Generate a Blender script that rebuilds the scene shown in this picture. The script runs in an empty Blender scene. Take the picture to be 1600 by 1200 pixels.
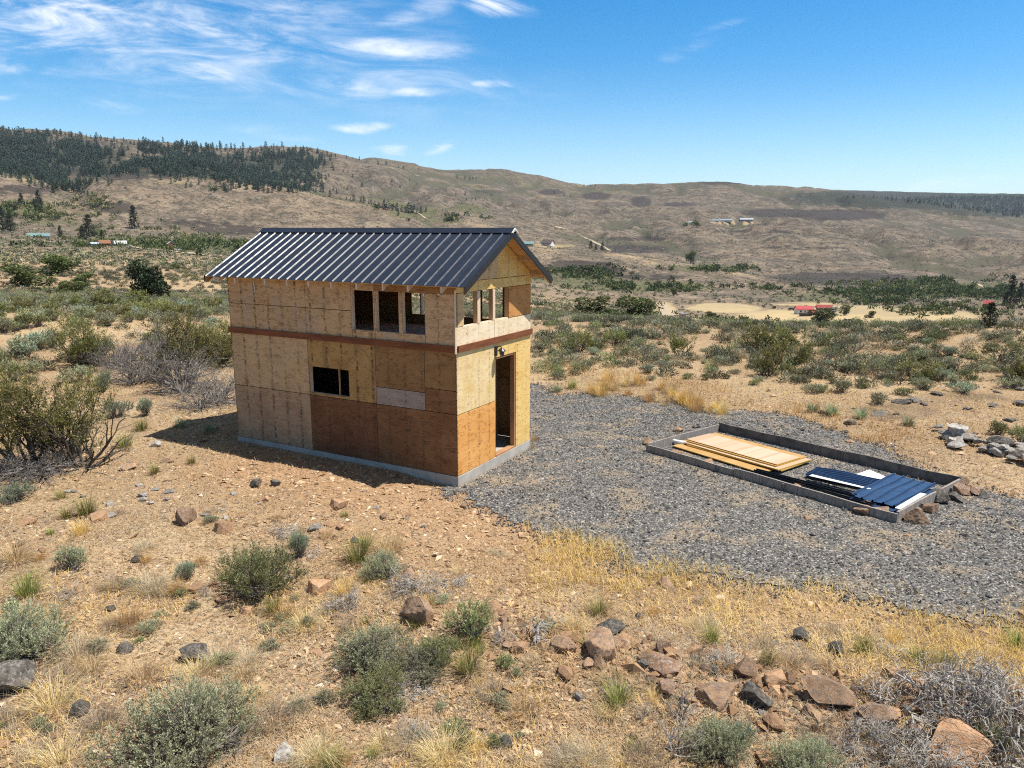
import bpy, math, random
import numpy as np
from mathutils import Vector, Matrix
rng = np.random.default_rng(11)
random.seed(11)
SC = bpy.context.scene
COL = SC.collection
R = math.radians

# ------------------------------------------------------------------ camera model (metres, camera looks along +Y)
F, HY, ROLL, H = 1160.2, 363.1, R(-.142), 4.903
TH = math.atan((600 - HY) / F)

def rays(x, y):
    x = np.asarray(x, float) - 800; y = np.asarray(y, float) - 600
    X = x*math.cos(ROLL) + y*math.sin(ROLL); Y = -x*math.sin(ROLL) + y*math.cos(ROLL)
    return X, F*math.cos(TH) - Y*math.sin(TH), -F*math.sin(TH) - Y*math.cos(TH)

def project(x, y, z):
    z = z - H
    fw = y*math.cos(TH) - z*math.sin(TH); up = y*math.sin(TH) + z*math.cos(TH)
    fw = np.where(np.abs(fw) < 1e-3, 1e-3, fw)
    X, Y = F*x/fw, -F*up/fw
    return (800 + X*math.cos(ROLL) - Y*math.sin(ROLL), 600 + X*math.sin(ROLL) + Y*math.cos(ROLL), fw)

# ------------------------------------------------------------------ noise
def _hash(i, j, s):
    h = (i.astype(np.int64)*374761393 + j.astype(np.int64)*668265263 + s*974634777) & 0x7fffffff
    h = ((h ^ (h >> 13))*1274126177) & 0x7fffffff
    return ((h ^ (h >> 16)) & 0xffffff) / float(0xffffff)

def vnoise(x, y, s=0):
    i, j = np.floor(x), np.floor(y); a, b = x - i, y - j
    a = a*a*a*(a*(a*6-15)+10); b = b*b*b*(b*(b*6-15)+10)
    return ((_hash(i, j, s)*(1-a) + _hash(i+1, j, s)*a)*(1-b) + (_hash(i, j+1, s)*(1-a) + _hash(i+1, j+1, s)*a)*b)

def fbm(x, y, o=4, s=0):
    v = 0; a = .5; t = 0
    for k in range(o):
        v = v + a*vnoise(x, y, s+k*7); t += a; a *= .5; x = x*2.03+11.3; y = y*2.03+4.7
    return v/t

def sstep(a, b, x):
    t = np.clip((x-a)/(b-a), 0, 1); return t*t*(3-2*t)

# ------------------------------------------------------------------ terrain
SKY = [(-900,190),(-300,200),(0,206),(100,213),(180,222),(260,233),(320,236),(380,238),(430,231),(480,236),(520,243),(560,250),(600,258),(660,267),(700,270),(740,268),(780,268),(830,275),(880,287),(905,291),(960,288),(1060,285),(1090,283),(1130,283),(1160,285),(1200,291),(1270,295)]
FRONT = [(-900,255),(-200,262),(0,272),(60,285),(112,305),(150,279),(200,270),(260,271),(330,279),(400,291),(480,300),(560,313),(640,332),(700,346),(830,362),(960,376),(1080,396),(1200,408),(1300,416),(1450,425),(1600,432),(2400,440)]
def off(c, d): return [(x, y+d) for x, y in c]
CURVES = [
 (30, None),
 (37.5, [(-900,507.5),(400,507.5),(850,508),(1000,508.5),(1150,511),(1300,513),(2400,514)]),
 (45, [(-900,493),(400,493),(850,499),(1000,504),(1100,513),(1300,518),(2400,518)]),
 (70, [(-900,468),(0,468),(400,472),(850,493),(1000,503),(1100,514),(1300,523),(2400,523)]),
 (120, [(-900,448),(0,449),(400,455),(850,487),(1000,500),(1100,512),(1300,526),(2400,526)]),
 (250, [(-900,410),(0,411),(400,418),(850,477),(1000,492),(1100,504),(1300,520),(1600,520),(2400,516)]),
 (400, [(-900,394),(0,396),(400,404),(850,468),(1050,491),(1150,498),(1250,507),(1500,509),(1600,503),(2400,498)]),
 (550, [(-900,386),(0,388),(200,389),(400,398),(850,450),(1050,476),(1150,480),(1250,482),(1450,482),(1600,488),(2400,490)]),
 (750, [(-900,374),(0,375),(200,379),(400,388),(850,428),(1050,448),(1200,457),(1350,462),(1600,470),(2400,474)]),
 (950, [(-900,364),(0,366),(200,371),(400,378),(700,378),(830,386),(960,395),(1080,412),(1200,433),(1300,444),(1400,451),(1600,462),(2400,468)]),
 (1150, [(-900,350),(0,352),(200,361),(400,368),(700,374),(830,387),(960,397),(1080,414),(1200,430),(1300,436),(1450,443),(1600,452),(2400,460)]),
 (1500, FRONT),
 (1850, [(-900,262),(0,282),(60,296),(112,303),(150,292),(200,281),(260,280),(330,288),(400,298),(480,306),(560,314),(640,324),(700,332),(830,351),(960,357),(1130,366),(1300,378),(1600,402),(2400,420)]),
 (2300, [(-900,225),(0,246),(60,252),(130,268),(150,255),(200,247),(260,250),(330,266),(400,272),(480,272),(560,290),(640,306),(700,316),(830,336),(960,340),(1130,346),(1300,356),(1600,385),(2400,410)]),
 (2900, [(x, y) for x, y in SKY if x <= 600] + [(660,276),(740,288),(830,305),(960,314),(1130,322),(1300,334),(1600,366),(2400,395)]),
 (3600, [(-900,205),(0,219),(260,245),(480,249),(600,263)] + [(x, y) for x, y in SKY if x >= 660] + [(1300,298),(1400,310),(1500,323),(1600,337),(1800,362),(2400,388)]),
 (4400, [(-900,225),(0,232),(600,280),(905,300),(1160,296),(1270,300),(1400,316),(1500,330),(1600,345),(1800,368),(2400,394)]),
 (5800, [(-900,250),(0,255),(600,295),(905,310),(1160,308),(1270,302),(1400,312),(1500,318),(1600,324),(1800,330),(2400,334)]),
 (6500, [(-900,262),(0,268),(600,300),(905,312),(1160,306),(1225,298),(1275,294.5),(1400,297),(1600,299),(2400,300)]),
 (9500, None)]
AZ = np.linspace(R(-88), R(88), 1409)
_lr, _zz = [], []
for r, c in CURVES:
    if c is None:
        if r < 100: z = np.zeros_like(AZ)
        else: z = _zz[-1]*1.0
    else:
        c = np.array(c); dx, dy, dz = rays(c[:, 0], c[:, 1])
        az = np.arctan2(dx, dy); sl = dz/np.hypot(dx, dy)
        s = np.interp(AZ, az, sl)
        k = np.exp(-np.linspace(-2, 2, 13)**2); k /= k.sum()
        s = np.convolve(np.pad(s, 6, mode='edge'), k, 'valid')
        z = H + r*s
    _lr.append(math.log(r)); _zz.append(z)
_lr = np.array([math.log(1.0)] + _lr); _zz = np.array([np.zeros_like(AZ)] + _zz)
# monotone slopes (pchip) along log r
_h = np.diff(_lr)[:, None]; _d = np.diff(_zz, axis=0)/_h
_m = np.zeros_like(_zz); _m[1:-1] = np.where(_d[:-1]*_d[1:] > 0, 2*_d[:-1]*_d[1:]/(_d[:-1]+_d[1:]+1e-12*np.sign(_d[:-1]+_d[1:]+1e-30)), 0)
_m[0] = 0; _m[-1] = 0

def base_z(x, y):
    r = np.maximum(np.hypot(x, y), 1.0); a = np.clip(np.arctan2(x, y), AZ[0], AZ[-1]); L = np.minimum(np.log(r), _lr[-1]-1e-6)
    k = np.clip(np.searchsorted(_lr, L, side='right')-1, 0, len(_lr)-2)
    fa = (a-AZ[0])/(AZ[1]-AZ[0]); i = np.clip(np.floor(fa).astype(int), 0, len(AZ)-2); w = fa-i
    g = lambda A, kk: A[kk, i]*(1-w) + A[kk, i+1]*w
    hh = (_lr[k+1]-_lr[k]); t = (L-_lr[k])/hh
    z0, z1, m0, m1 = g(_zz, k), g(_zz, k+1), g(_m, k), g(_m, k+1)
    t2, t3 = t*t, t*t*t
    return (2*t3-3*t2+1)*z0 + (t3-2*t2+t)*hh*m0 + (-2*t3+3*t2)*z1 + (t3-t2)*hh*m1

SHED = np.array([-1.051, 13.863]); SHA = R(-28.65)      # near corner, heading; local x = along the gable normal, local y = along the gable
_ex = np.array([math.cos(SHA), math.sin(SHA)]); _ey = np.array([-math.sin(SHA), math.cos(SHA)])
def to_shed(x, y):
    dx, dy = x-SHED[0], y-SHED[1]; return dx*_ex[0]+dy*_ex[1], dx*_ey[0]+dy*_ey[1]
PAD_PX = [(716,764),(745,792),(800,812),(850,842),(930,862),(1000,882),(1090,893),(1200,908),(1300,925),(1400,942),(1500,955),(1620,966),(1760,975),(1900,985),(1900,820),(1600,778),(1520,757),(1450,732),(1400,712),(1340,686),(1280,662),(1230,648),(1080,637),(1000,622),(930,614),(870,618),(832,600),(800,600),(760,690)]
_dx, _dy, _dz = rays(*np.array(PAD_PX, float).T); PAD = np.stack([_dx*(-H/_dz), _dy*(-H/_dz)], 1)
def poly_sd(P, x, y):           # signed distance, positive inside
    x = np.asarray(x, float); y = np.asarray(y, float); d = np.full(x.shape, 1e9); ins = np.zeros(x.shape, bool); n = len(P)
    for i in range(n):
        a, b = P[i], P[(i+1) % n]; e = b-a
        t = np.clip(((x-a[0])*e[0]+(y-a[1])*e[1])/(e@e), 0, 1)
        d = np.minimum(d, np.hypot(x-a[0]-t*e[0], y-a[1]-t*e[1]))
        c = ((a[1] > y) != (b[1] > y)); ins ^= c & (x < (b[0]-a[0])*(y-a[1])/(b[1]-a[1]+1e-12)+a[0])
    return np.where(ins, d, -d)

_rx, _ry, _rz = rays(np.array([640., 800, 960, 1200, 1400, 1700]), np.array([955., 985, 1035, 1070, 1100, 1130]))
RIDGE = np.stack([_rx*(-(H-.2)/_rz), _ry*(-(H-.2)/_rz)], 1)
def gully(x, y): return np.minimum(np.abs(fbm(x*.0042+.25*fbm(x*.003, y*.003, 2, 33), y*.0024, 4, 31)-.5)*4, 1)
def ground_z(x, y):
    x = np.asarray(x, float); y = np.asarray(y, float)
    r = np.hypot(x, y); z = base_z(x, y)
    near = 1 - sstep(26, 40, r)
    sx, sy = to_shed(x, y)
    pad = poly_sd(PAD, x, y)
    bank = .22*sstep(.15, 1.3, -sy)*sstep(-.1, 2.2, -sx)*(1-sstep(9, 13, -sx)*.6)
    lf = .10*sstep(-.2, -1.6, pad)*near
    left = .16*sstep(5.9, 7.5, -sx)*sstep(6, 2, sy)
    z = z + near*np.maximum(np.maximum(bank, left), lf)
    d = np.full(x.shape, 1e9)
    for i in range(len(RIDGE)-1):
        a, b = RIDGE[i], RIDGE[i+1]; e = b-a; t = np.clip(((x-a[0])*e[0]+(y-a[1])*e[1])/(e@e), 0, 1)
        d = np.minimum(d, np.hypot(x-a[0]-t*e[0], y-a[1]-t*e[1]))
    z = z + near*.16*np.exp(-(d/.9)**2)
    inside = (sx < .25) & (sx > -6.35) & (sy > -.12) & (sy < 3.3)
    rough = (.09*(fbm(x*.55, y*.55, 3, 3)-.5) + .05*(fbm(x*2.3, y*2.3, 3, 9)-.5))*sstep(.3, -.8, pad)*sstep(0, .8, np.maximum(np.maximum(sx, -6.1-sx), np.maximum(-sy, sy-3.05)))
    fine = .03*(fbm(x*7, y*7, 2, 5)-.5)*near*sstep(.3, -.5, pad)
    z = z + rough*near + fine
    mid = sstep(38, 90, r)*(1-sstep(500, 900, r))
    z = z + mid*(.9*(fbm(x*.02, y*.02, 3, 21)-.5)*sstep(60, 300, r) + .35*(fbm(x*.11, y*.11, 3, 22)-.5))
    far = sstep(900, 1500, r)
    gul = gully(x, y)
    crest = 1 - .75*np.maximum(np.exp(-((r-2950)/330)**2), np.exp(-((r-3600)/420)**2)) - .9*sstep(5200, 6000, r)
    z = z + far*((gul-.30)*46*sstep(1100, 2000, r)*np.clip(crest, 0, 1) + 7*(fbm(x*.012, y*.012, 4, 41)-.5))
    return z

# the sheet of ground as a polar grid; everything that stands on it looks its height up here
_fine = np.linspace(R(-46), R(46), 941); GA = np.concatenate([np.linspace(R(-180), R(-46), 60)[:-1], _fine, np.linspace(R(46), R(180), 60)[1:]])
_rw = [0.6, 1.5, 3.]; _r = 4.5
while _r < 9300: _rw.append(_r); _r *= 1.0062 if _r < 30 else (1.009 if _r < 300 else 1.0125)
GR = np.array(_rw); _A, _R = np.meshgrid(GA, GR); GX, GY = np.sin(_A)*_R, np.cos(_A)*_R
GZ = ground_z(GX.ravel(), GY.ravel()).reshape(GX.shape)
GZm = GZ[3:]; GRm = GR[3:]
def ground_at(px, py):
    dx, dy, dz = (float(v) for v in rays(px, py)); h = math.hypot(dx, dy); sl = dz/h; a = math.atan2(dx, dy)
    i = int(np.clip(np.searchsorted(GA, a)-1, 0, len(GA)-2)); w = (a-GA[i])/(GA[i+1]-GA[i])
    g = GZm[:, i]*(1-w) + GZm[:, i+1]*w; e = g - (H + sl*GRm); k = int(np.argmax(e >= 0)) if (e >= 0).any() else len(GRm)-1
    k = max(k, 1); t = e[k-1]/(e[k-1]-e[k]) if e[k] >= 0 else 1.
    r = GRm[k-1] + (GRm[k]-GRm[k-1])*t
    return dx/h*r, dy/h*r, float(g[k-1]+(g[k]-g[k-1])*t)

def gz(x, y): return float(ground_z(np.array([float(x)]), np.array([float(y)]))[0])

# ------------------------------------------------------------------ mesh accumulator
class G:
    def __init__(s): s.v = []; s.t = []; s.q = []; s.n = 0; s.tm = []; s.qm = []; s.tint = []; s.ng = []
    def add(s, v, f, mat=0, tint=.5):
        v = np.asarray(v, float).reshape(-1, 3); f = np.asarray(f, int)
        if len(f) == 0: return
        (s.t if f.shape[1] == 3 else s.q).append(f + s.n); (s.tm if f.shape[1] == 3 else s.qm).append(np.full(len(f), mat, np.int32))
        s.v.append(v); s.tint.append(np.broadcast_to(np.asarray(tint, float), (len(v),)).copy()); s.n += len(v)
    def both(s, v, tris, quads, mat=0, tint=.5):
        n = s.n; s.add(v, tris, mat, tint)
        quads = np.asarray(quads, int); s.q.append(quads + n); s.qm.append(np.full(len(quads), mat, np.int32))
    def ngon(s, v, faces, mat=0, tint=.5):
        v = np.asarray(v, float).reshape(-1, 3)
        for f in faces: s.ng.append(([i + s.n for i in f], mat))
        s.v.append(v); s.tint.append(np.full(len(v), tint)); s.n += len(v)
    def box(s, a, b, mat=0, tint=.5):
        (x0, y0, z0), (x1, y1, z1) = a, b
        v = [(x0,y0,z0),(x1,y0,z0),(x1,y1,z0),(x0,y1,z0),(x0,y0,z1),(x1,y0,z1),(x1,y1,z1),(x0,y1,z1)]
        s.add(v, [(0,3,2,1),(4,5,6,7),(0,1,5,4),(1,2,6,5),(2,3,7,6),(3,0,4,7)], mat, tint)
    def prism(s, poly, axis, a, b, mat=0, tint=.5):   # poly: list of (s,t); axis 'x','y' extruded from a to b
        n = len(poly)
        mk = (lambda p, q: (q, p[0], p[1])) if axis == 'x' else (lambda p, q: (p[0], q, p[1]))
        v = [mk(p, a) for p in poly] + [mk(p, b) for p in poly]
        s.ngon(v, [list(range(n))[::-1], list(range(n, 2*n))] + [[i, (i+1) % n, n+(i+1) % n, n+i] for i in range(n)], mat, tint)
    def build(s, name, mats, parent=None, smooth=False, mesh_only=False):
        me = bpy.data.meshes.new(name)
        V = np.concatenate(s.v) if s.v else np.zeros((0, 3))
        T = np.concatenate(s.t) if s.t else np.zeros((0, 3), int); Q = np.concatenate(s.q) if s.q else np.zeros((0, 4), int)
        ngl = [len(f) for f, _ in s.ng]
        loops = np.concatenate([T.ravel(), Q.ravel(), np.array([i for f, _ in s.ng for i in f], int)]).astype(np.int32)
        tot = np.concatenate([np.full(len(T), 3), np.full(len(Q), 4), np.array(ngl, int)]).astype(np.int32)
        mi = np.concatenate((s.tm if s.t else []) + (s.qm if s.q else []) + [np.array([m for _, m in s.ng], np.int32)]).astype(np.int32)
        me.vertices.add(len(V)); me.vertices.foreach_set('co', V.astype(np.float32).ravel())
        me.loops.add(len(loops)); me.loops.foreach_set('vertex_index', loops)
        me.polygons.add(len(tot)); st = np.zeros(len(tot), np.int32); st[1:] = np.cumsum(tot)[:-1]
        me.polygons.foreach_set('loop_start', st)
        for m in (mats if isinstance(mats, (list, tuple)) else [mats]): me.materials.append(m)
        me.polygons.foreach_set('material_index', mi)
        me.update(calc_edges=True); me.validate()
        a = me.attributes.new('tint', 'FLOAT', 'POINT'); a.data.foreach_set('value', np.concatenate(s.tint).astype(np.float32))
        me.polygons.foreach_set('use_smooth', np.full(len(me.polygons), smooth))
        if mesh_only: return me
        return link(name, me, parent)

def link(name, me, parent=None):
    o = bpy.data.objects.new(name, me); COL.objects.link(o)
    if parent is not None: o.parent = parent
    return o
def tag(o, label=None, cat=None, group=None, kind=None):
    if label: o['label'] = label
    if cat: o['category'] = cat
    if group: o['group'] = group
    if kind: o['kind'] = kind
    return o
def thing(name, label, cat, loc=(0, 0, 0), rz=0, group=None):
    o = bpy.data.objects.new(name, None); COL.objects.link(o); o.location = loc; o.rotation_euler = (0, 0, rz); o.empty_display_size = .2
    return tag(o, label, cat, group)
def copy_tree(o, parent=None):
    c = o.copy(); COL.objects.link(c)
    if parent is not None: c.parent = parent
    for ch in o.children: copy_tree(ch, c)
    return c
def unit(v): return v/np.maximum(np.linalg.norm(v, axis=-1, keepdims=True), 1e-9)

def cones(g, p0, p1, r0, r1, sides=3, mat=0, tint=.5):
    p0 = np.asarray(p0, float).reshape(-1, 3); p1 = np.asarray(p1, float).reshape(-1, 3); n = len(p0)
    if n == 0: return
    d = unit(p1-p0); ref = np.where(np.abs(d[:, 2:3]) < .9, [[0, 0, 1.]], [[1., 0, 0]])
    a = unit(np.cross(d, ref)); b = np.cross(d, a)
    r0 = np.broadcast_to(np.asarray(r0, float), (n,))[:, None]; r1 = np.broadcast_to(np.asarray(r1, float), (n,))[:, None]
    V = []
    for P, rr in ((p0, r0), (p1, r1)):
        for k in range(sides):
            t = 2*math.pi*k/sides; V.append(P + rr*(a*math.cos(t)+b*math.sin(t)))
    V = np.stack(V, 1).reshape(-1, 3)
    base = (np.arange(n)*2*sides)[:, None]
    fs = [base + np.array([[k, (k+1) % sides, sides+(k+1) % sides, sides+k]]) for k in range(sides)]
    tt = np.repeat(np.broadcast_to(np.asarray(tint, float), (n,)), 2*sides)
    g.add(V, np.concatenate(fs), mat, tt)

def tube(g, pts, rad, sides=5, mat=0, tint=.5):
    pts = np.asarray(pts, float); n = len(pts); d = unit(np.gradient(pts, axis=0)); ref = np.array([0, 0, 1.]) if abs(d[:, 2].mean()) < .8 else np.array([1., 0, 0])
    a = unit(np.cross(d, ref)); b = np.cross(d, a); rad = np.broadcast_to(np.asarray(rad, float), (n,))[:, None]
    V = np.stack([pts + rad*(a*math.cos(2*math.pi*k/sides)+b*math.sin(2*math.pi*k/sides)) for k in range(sides)], 1).reshape(-1, 3)
    f = [(i*sides+k, i*sides+(k+1) % sides, (i+1)*sides+(k+1) % sides, (i+1)*sides+k) for i in range(n-1) for k in range(sides)]
    g.add(V, f, mat, tint)
    g.ngon(V[:sides], [list(range(sides))[::-1]], mat, tint if np.isscalar(tint) else .5); g.ngon(V[-sides:], [list(range(sides))], mat, tint if np.isscalar(tint) else .5)

def leaves(g, p, d, L, W, mat=0, tint=.5):
    n = len(p); d = unit(d); s = unit(np.cross(d, unit(rng.normal(size=(n, 3)))))
    L = np.broadcast_to(np.asarray(L, float), (n,))[:, None]; W = np.broadcast_to(np.asarray(W, float), (n,))[:, None]
    V = np.stack([p, p+d*L*.55+s*W*.5, p+d*L, p+d*L*.55-s*W*.5], 1).reshape(-1, 3)
    g.add(V, np.arange(n*4).reshape(n, 4), mat, np.repeat(np.broadcast_to(tint, (n,)), 4))

def blades(g, p, az, lean, L, W, mat=0, tint=.5, bend=.6):
    n = len(p); L = np.broadcast_to(np.asarray(L, float), (n,)); W = np.broadcast_to(np.asarray(W, float), (n,)); bend = np.broadcast_to(np.asarray(bend, float), (n,))
    hx, hy = np.cos(az), np.sin(az); side = np.stack([-hy, hx, 0*hx], 1)*W[:, None]*.5
    def at(t, ang0):
        return ang0
    d1 = np.stack([hx*np.sin(lean), hy*np.sin(lean), np.cos(lean)], 1)
    l2 = np.minimum(lean+bend, 1.62); d2 = np.stack([hx*np.sin(l2), hy*np.sin(l2), np.cos(l2)], 1)
    m = p + d1*(L*.55)[:, None]; e = m + d2*(L*.45)[:, None]
    V = np.stack([p-side, p+side, m+side*.8, m-side*.8, e], 1).reshape(-1, 3); b = (np.arange(n)*5)[:, None]
    g.both(V, b+np.array([[3, 2, 4]]), b+np.array([[0, 1, 2, 3]]), mat, np.repeat(np.broadcast_to(tint, (n,)), 5))
# ------------------------------------------------------------------ materials
class NT:
    def __init__(s, name, world=None):
        if world is None:
            s.m = bpy.data.materials.new(name); s.m.use_nodes = True; s.t = s.m.node_tree
        else: s.m = world; s.t = world.node_tree
        s.t.nodes.clear()
    def n(s, ty, ins=None, **kw):
        x = s.t.nodes.new(ty)
        for k, v in kw.items(): setattr(x, k, v)
        for k, v in (ins or {}).items():
            i = x.inputs[k]
            if isinstance(v, bpy.types.NodeSocket): s.t.links.new(v, i)
            else: i.default_value = v
        return x
    def m_(s, op, a, b=0., c=0.):
        return s.n('ShaderNodeMath', {0: a, 1: b, 2: c}, operation=op).outputs[0]
    def v_(s, op, a, b=(0, 0, 0)):
        x = s.n('ShaderNodeVectorMath', {0: a, 1: b}, operation=op)
        return x.outputs['Value'] if op in ('LENGTH', 'DOT_PRODUCT', 'DISTANCE') else x.outputs[0]
    def noise(s, vec, scale, detail=3., rough=.55, dist=0.):
        return s.n('ShaderNodeTexNoise', {'Vector': vec, 'Scale': scale, 'Detail': detail, 'Roughness': rough, 'Distortion': dist}).outputs[0]
    def ramp(s, fac, stops, interp='LINEAR'):
        x = s.n('ShaderNodeValToRGB', {0: fac}); e = x.color_ramp.elements; x.color_ramp.interpolation = interp
        while len(e) < len(stops): e.new(.5)
        for k, (p, c) in enumerate(stops):
            e[k].position = p; e[k].color = tuple(c) + (1,) if len(c) == 3 else c
        return x.outputs[0]
    def sm(s, x, a, b, lo=0., hi=1.):
        return s.n('ShaderNodeMapRange', {'Value': x, 'From Min': a, 'From Max': b, 'To Min': lo, 'To Max': hi}, interpolation_type='SMOOTHSTEP').outputs[0]
    def mix(s, f, a, b, mode='MIX'):
        x = s.n('ShaderNodeMix', data_type='RGBA', blend_type=mode); x.clamp_factor = True
        for k, v in ((0, f), (6, a), (7, b)):
            if isinstance(v, bpy.types.NodeSocket): s.t.links.new(v, x.inputs[k])
            else: x.inputs[k].default_value = v if k == 0 else (tuple(v)+(1,))[:4]
        return x.outputs[2]
    def xyz(s, vec): return s.n('ShaderNodeSeparateXYZ', {0: vec}).outputs
    def comb(s, x, y, z): return s.n('ShaderNodeCombineXYZ', {0: x, 1: y, 2: z}).outputs[0]
    def obj(s): return s.n('ShaderNodeTexCoord').outputs['Object']
    def pos(s): return s.n('ShaderNodeNewGeometry').outputs['Position']
    def attr(s, n): return s.n('ShaderNodeAttribute', attribute_name=n).outputs['Fac']
    def rnd(s): return s.n('ShaderNodeObjectInfo').outputs['Random']
    def bump(s, h, strength=.3, dist=.01): return s.n('ShaderNodeBump', {'Height': h, 'Strength': strength, 'Distance': dist}).outputs[0]
    def out(s, color, rough=.85, spec=.3, metal=0., normal=None, transl=0., coat=0.):
        ins = {'Base Color': color if isinstance(color, bpy.types.NodeSocket) else tuple(color)+(1,), 'Roughness': rough, 'Specular IOR Level': spec, 'Metallic': metal}
        if normal is not None: ins['Normal'] = normal
        if coat: ins['Coat Weight'] = coat; ins['Coat Roughness'] = .2
        sh = s.n('ShaderNodeBsdfPrincipled', ins).outputs[0]
        if transl:
            tr = s.n('ShaderNodeBsdfTranslucent', {'Color': ins['Base Color']}).outputs[0]
            sh = s.n('ShaderNodeMixShader', {0: transl, 1: sh, 2: tr}).outputs[0]
        o = s.n('ShaderNodeOutputMaterial', {0: sh}); return s.m
MT = {}
def leafmat(name, stops, transl=.22, rough=.7, var=.25, spec=.25):
    t = NT(name); f = t.attr('tint'); c = t.ramp(f, stops)
    k = t.n('ShaderNodeHueSaturation', {'Color': c, 'Value': t.sm(t.rnd(), 0, 1, 1-var, 1+var), 'Hue': t.sm(t.rnd(), 0, 1, .485, .515)}).outputs[0]
    MT[name] = t.out(k, rough, spec, transl=transl)
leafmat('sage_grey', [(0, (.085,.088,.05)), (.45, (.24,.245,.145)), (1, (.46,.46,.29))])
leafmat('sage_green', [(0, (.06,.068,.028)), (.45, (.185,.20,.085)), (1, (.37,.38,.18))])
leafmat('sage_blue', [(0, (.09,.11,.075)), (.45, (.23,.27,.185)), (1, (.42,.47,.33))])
leafmat('bitter_leaf', [(0, (.045,.052,.018)), (.5, (.18,.18,.055)), (1, (.42,.39,.14))])
leafmat('field_sage', [(0, (.032,.033,.022)), (.45, (.17,.172,.108)), (1, (.34,.33,.22))], transl=.1)
leafmat('straw', [(0, (.30,.19,.08)), (.5, (.58,.42,.20)), (1, (.80,.66,.42))], transl=.3)
leafmat('straw_grey', [(0, (.24,.18,.11)), (.5, (.44,.36,.25)), (1, (.66,.58,.44))], transl=.3)
leafmat('gold_grass', [(0, (.46,.27,.07)), (.5, (.68,.44,.14)), (1, (.82,.62,.30))], transl=.3)
leafmat('green_grass', [(0, (.10,.12,.02)), (.5, (.22,.24,.055)), (1, (.50,.44,.18))], transl=.3)
leafmat('teal_grass', [(0, (.13,.19,.10)), (.5, (.24,.31,.17)), (1, (.40,.46,.28))], transl=.3)
leafmat('green_bush', [(0, (.018,.028,.008)), (.5, (.085,.108,.034)), (1, (.20,.22,.08))], transl=.15)
leafmat('yellow_bush', [(0, (.05,.06,.02)), (.5, (.16,.17,.06)), (1, (.38,.36,.16))], transl=.15)
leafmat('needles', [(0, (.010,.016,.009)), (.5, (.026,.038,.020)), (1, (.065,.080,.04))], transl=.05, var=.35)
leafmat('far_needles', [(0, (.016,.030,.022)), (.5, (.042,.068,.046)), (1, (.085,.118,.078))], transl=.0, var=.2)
def barkmat(name, a, b, sc=30):
    t = NT(name); o = t.obj(); n = t.noise(t.v_('MULTIPLY', o, (1, 1, .3)), sc, 4, .7)
    c = t.mix(t.sm(n, .3, .7), a, b); c = t.mix(t.m_('MULTIPLY', t.attr('tint'), .5), c, (.03, .025, .02), 'MIX')
    MT[name] = t.out(c, .85, .2, normal=t.bump(n, .4, .01))
barkmat('dead_wood', (.22,.19,.16), (.60,.56,.51))
barkmat('dark_wood', (.035,.028,.022), (.13,.11,.09))
barkmat('grey_wood', (.11,.095,.085), (.38,.35,.32))
barkmat('twig', (.12,.10,.08), (.36,.32,.28))
barkmat('trunk_bark', (.06,.04,.028), (.17,.11,.075), 12)

def rockmat(name, a, b, lich, lamt):
    t = NT(name); o = t.obj(); n = t.noise(o, 3.5, 5, .62); f = t.noise(o, 28, 4, .7); l = t.noise(t.v_('ADD', o, (7, 3, 1)), 5.5, 5, .7)
    c = t.mix(t.sm(n, .32, .68), a, b); c = t.mix(t.sm(f, .35, .75, 0, .55), c, (a[0]*.35, a[1]*.33, a[2]*.33)); c = t.mix(t.m_('MULTIPLY', t.sm(l, .52, .60), lamt), c, lich)
    c = t.n('ShaderNodeHueSaturation', {'Color': c, 'Value': t.sm(t.rnd(), 0, 1, .75, 1.2)}).outputs[0]
    MT[name] = t.out(c, .9, .2, normal=t.bump(t.m_('ADD', f, t.m_('MULTIPLY', n, .8)), .7, .03))
rockmat('rock_red', (.40,.245,.15), (.58,.39,.25), (.22,.20,.17), .75)
rockmat('rock_orange', (.50,.28,.15), (.64,.41,.25), (.30,.27,.22), .35)
rockmat('rock_brown', (.24,.145,.095), (.44,.27,.17), (.42,.40,.35), .6)
rockmat('rock_dark', (.09,.08,.07), (.23,.20,.165), (.36,.35,.32), .6)
rockmat('rock_white', (.36,.33,.29), (.60,.56,.51), (.12,.11,.10), .6)

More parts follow.
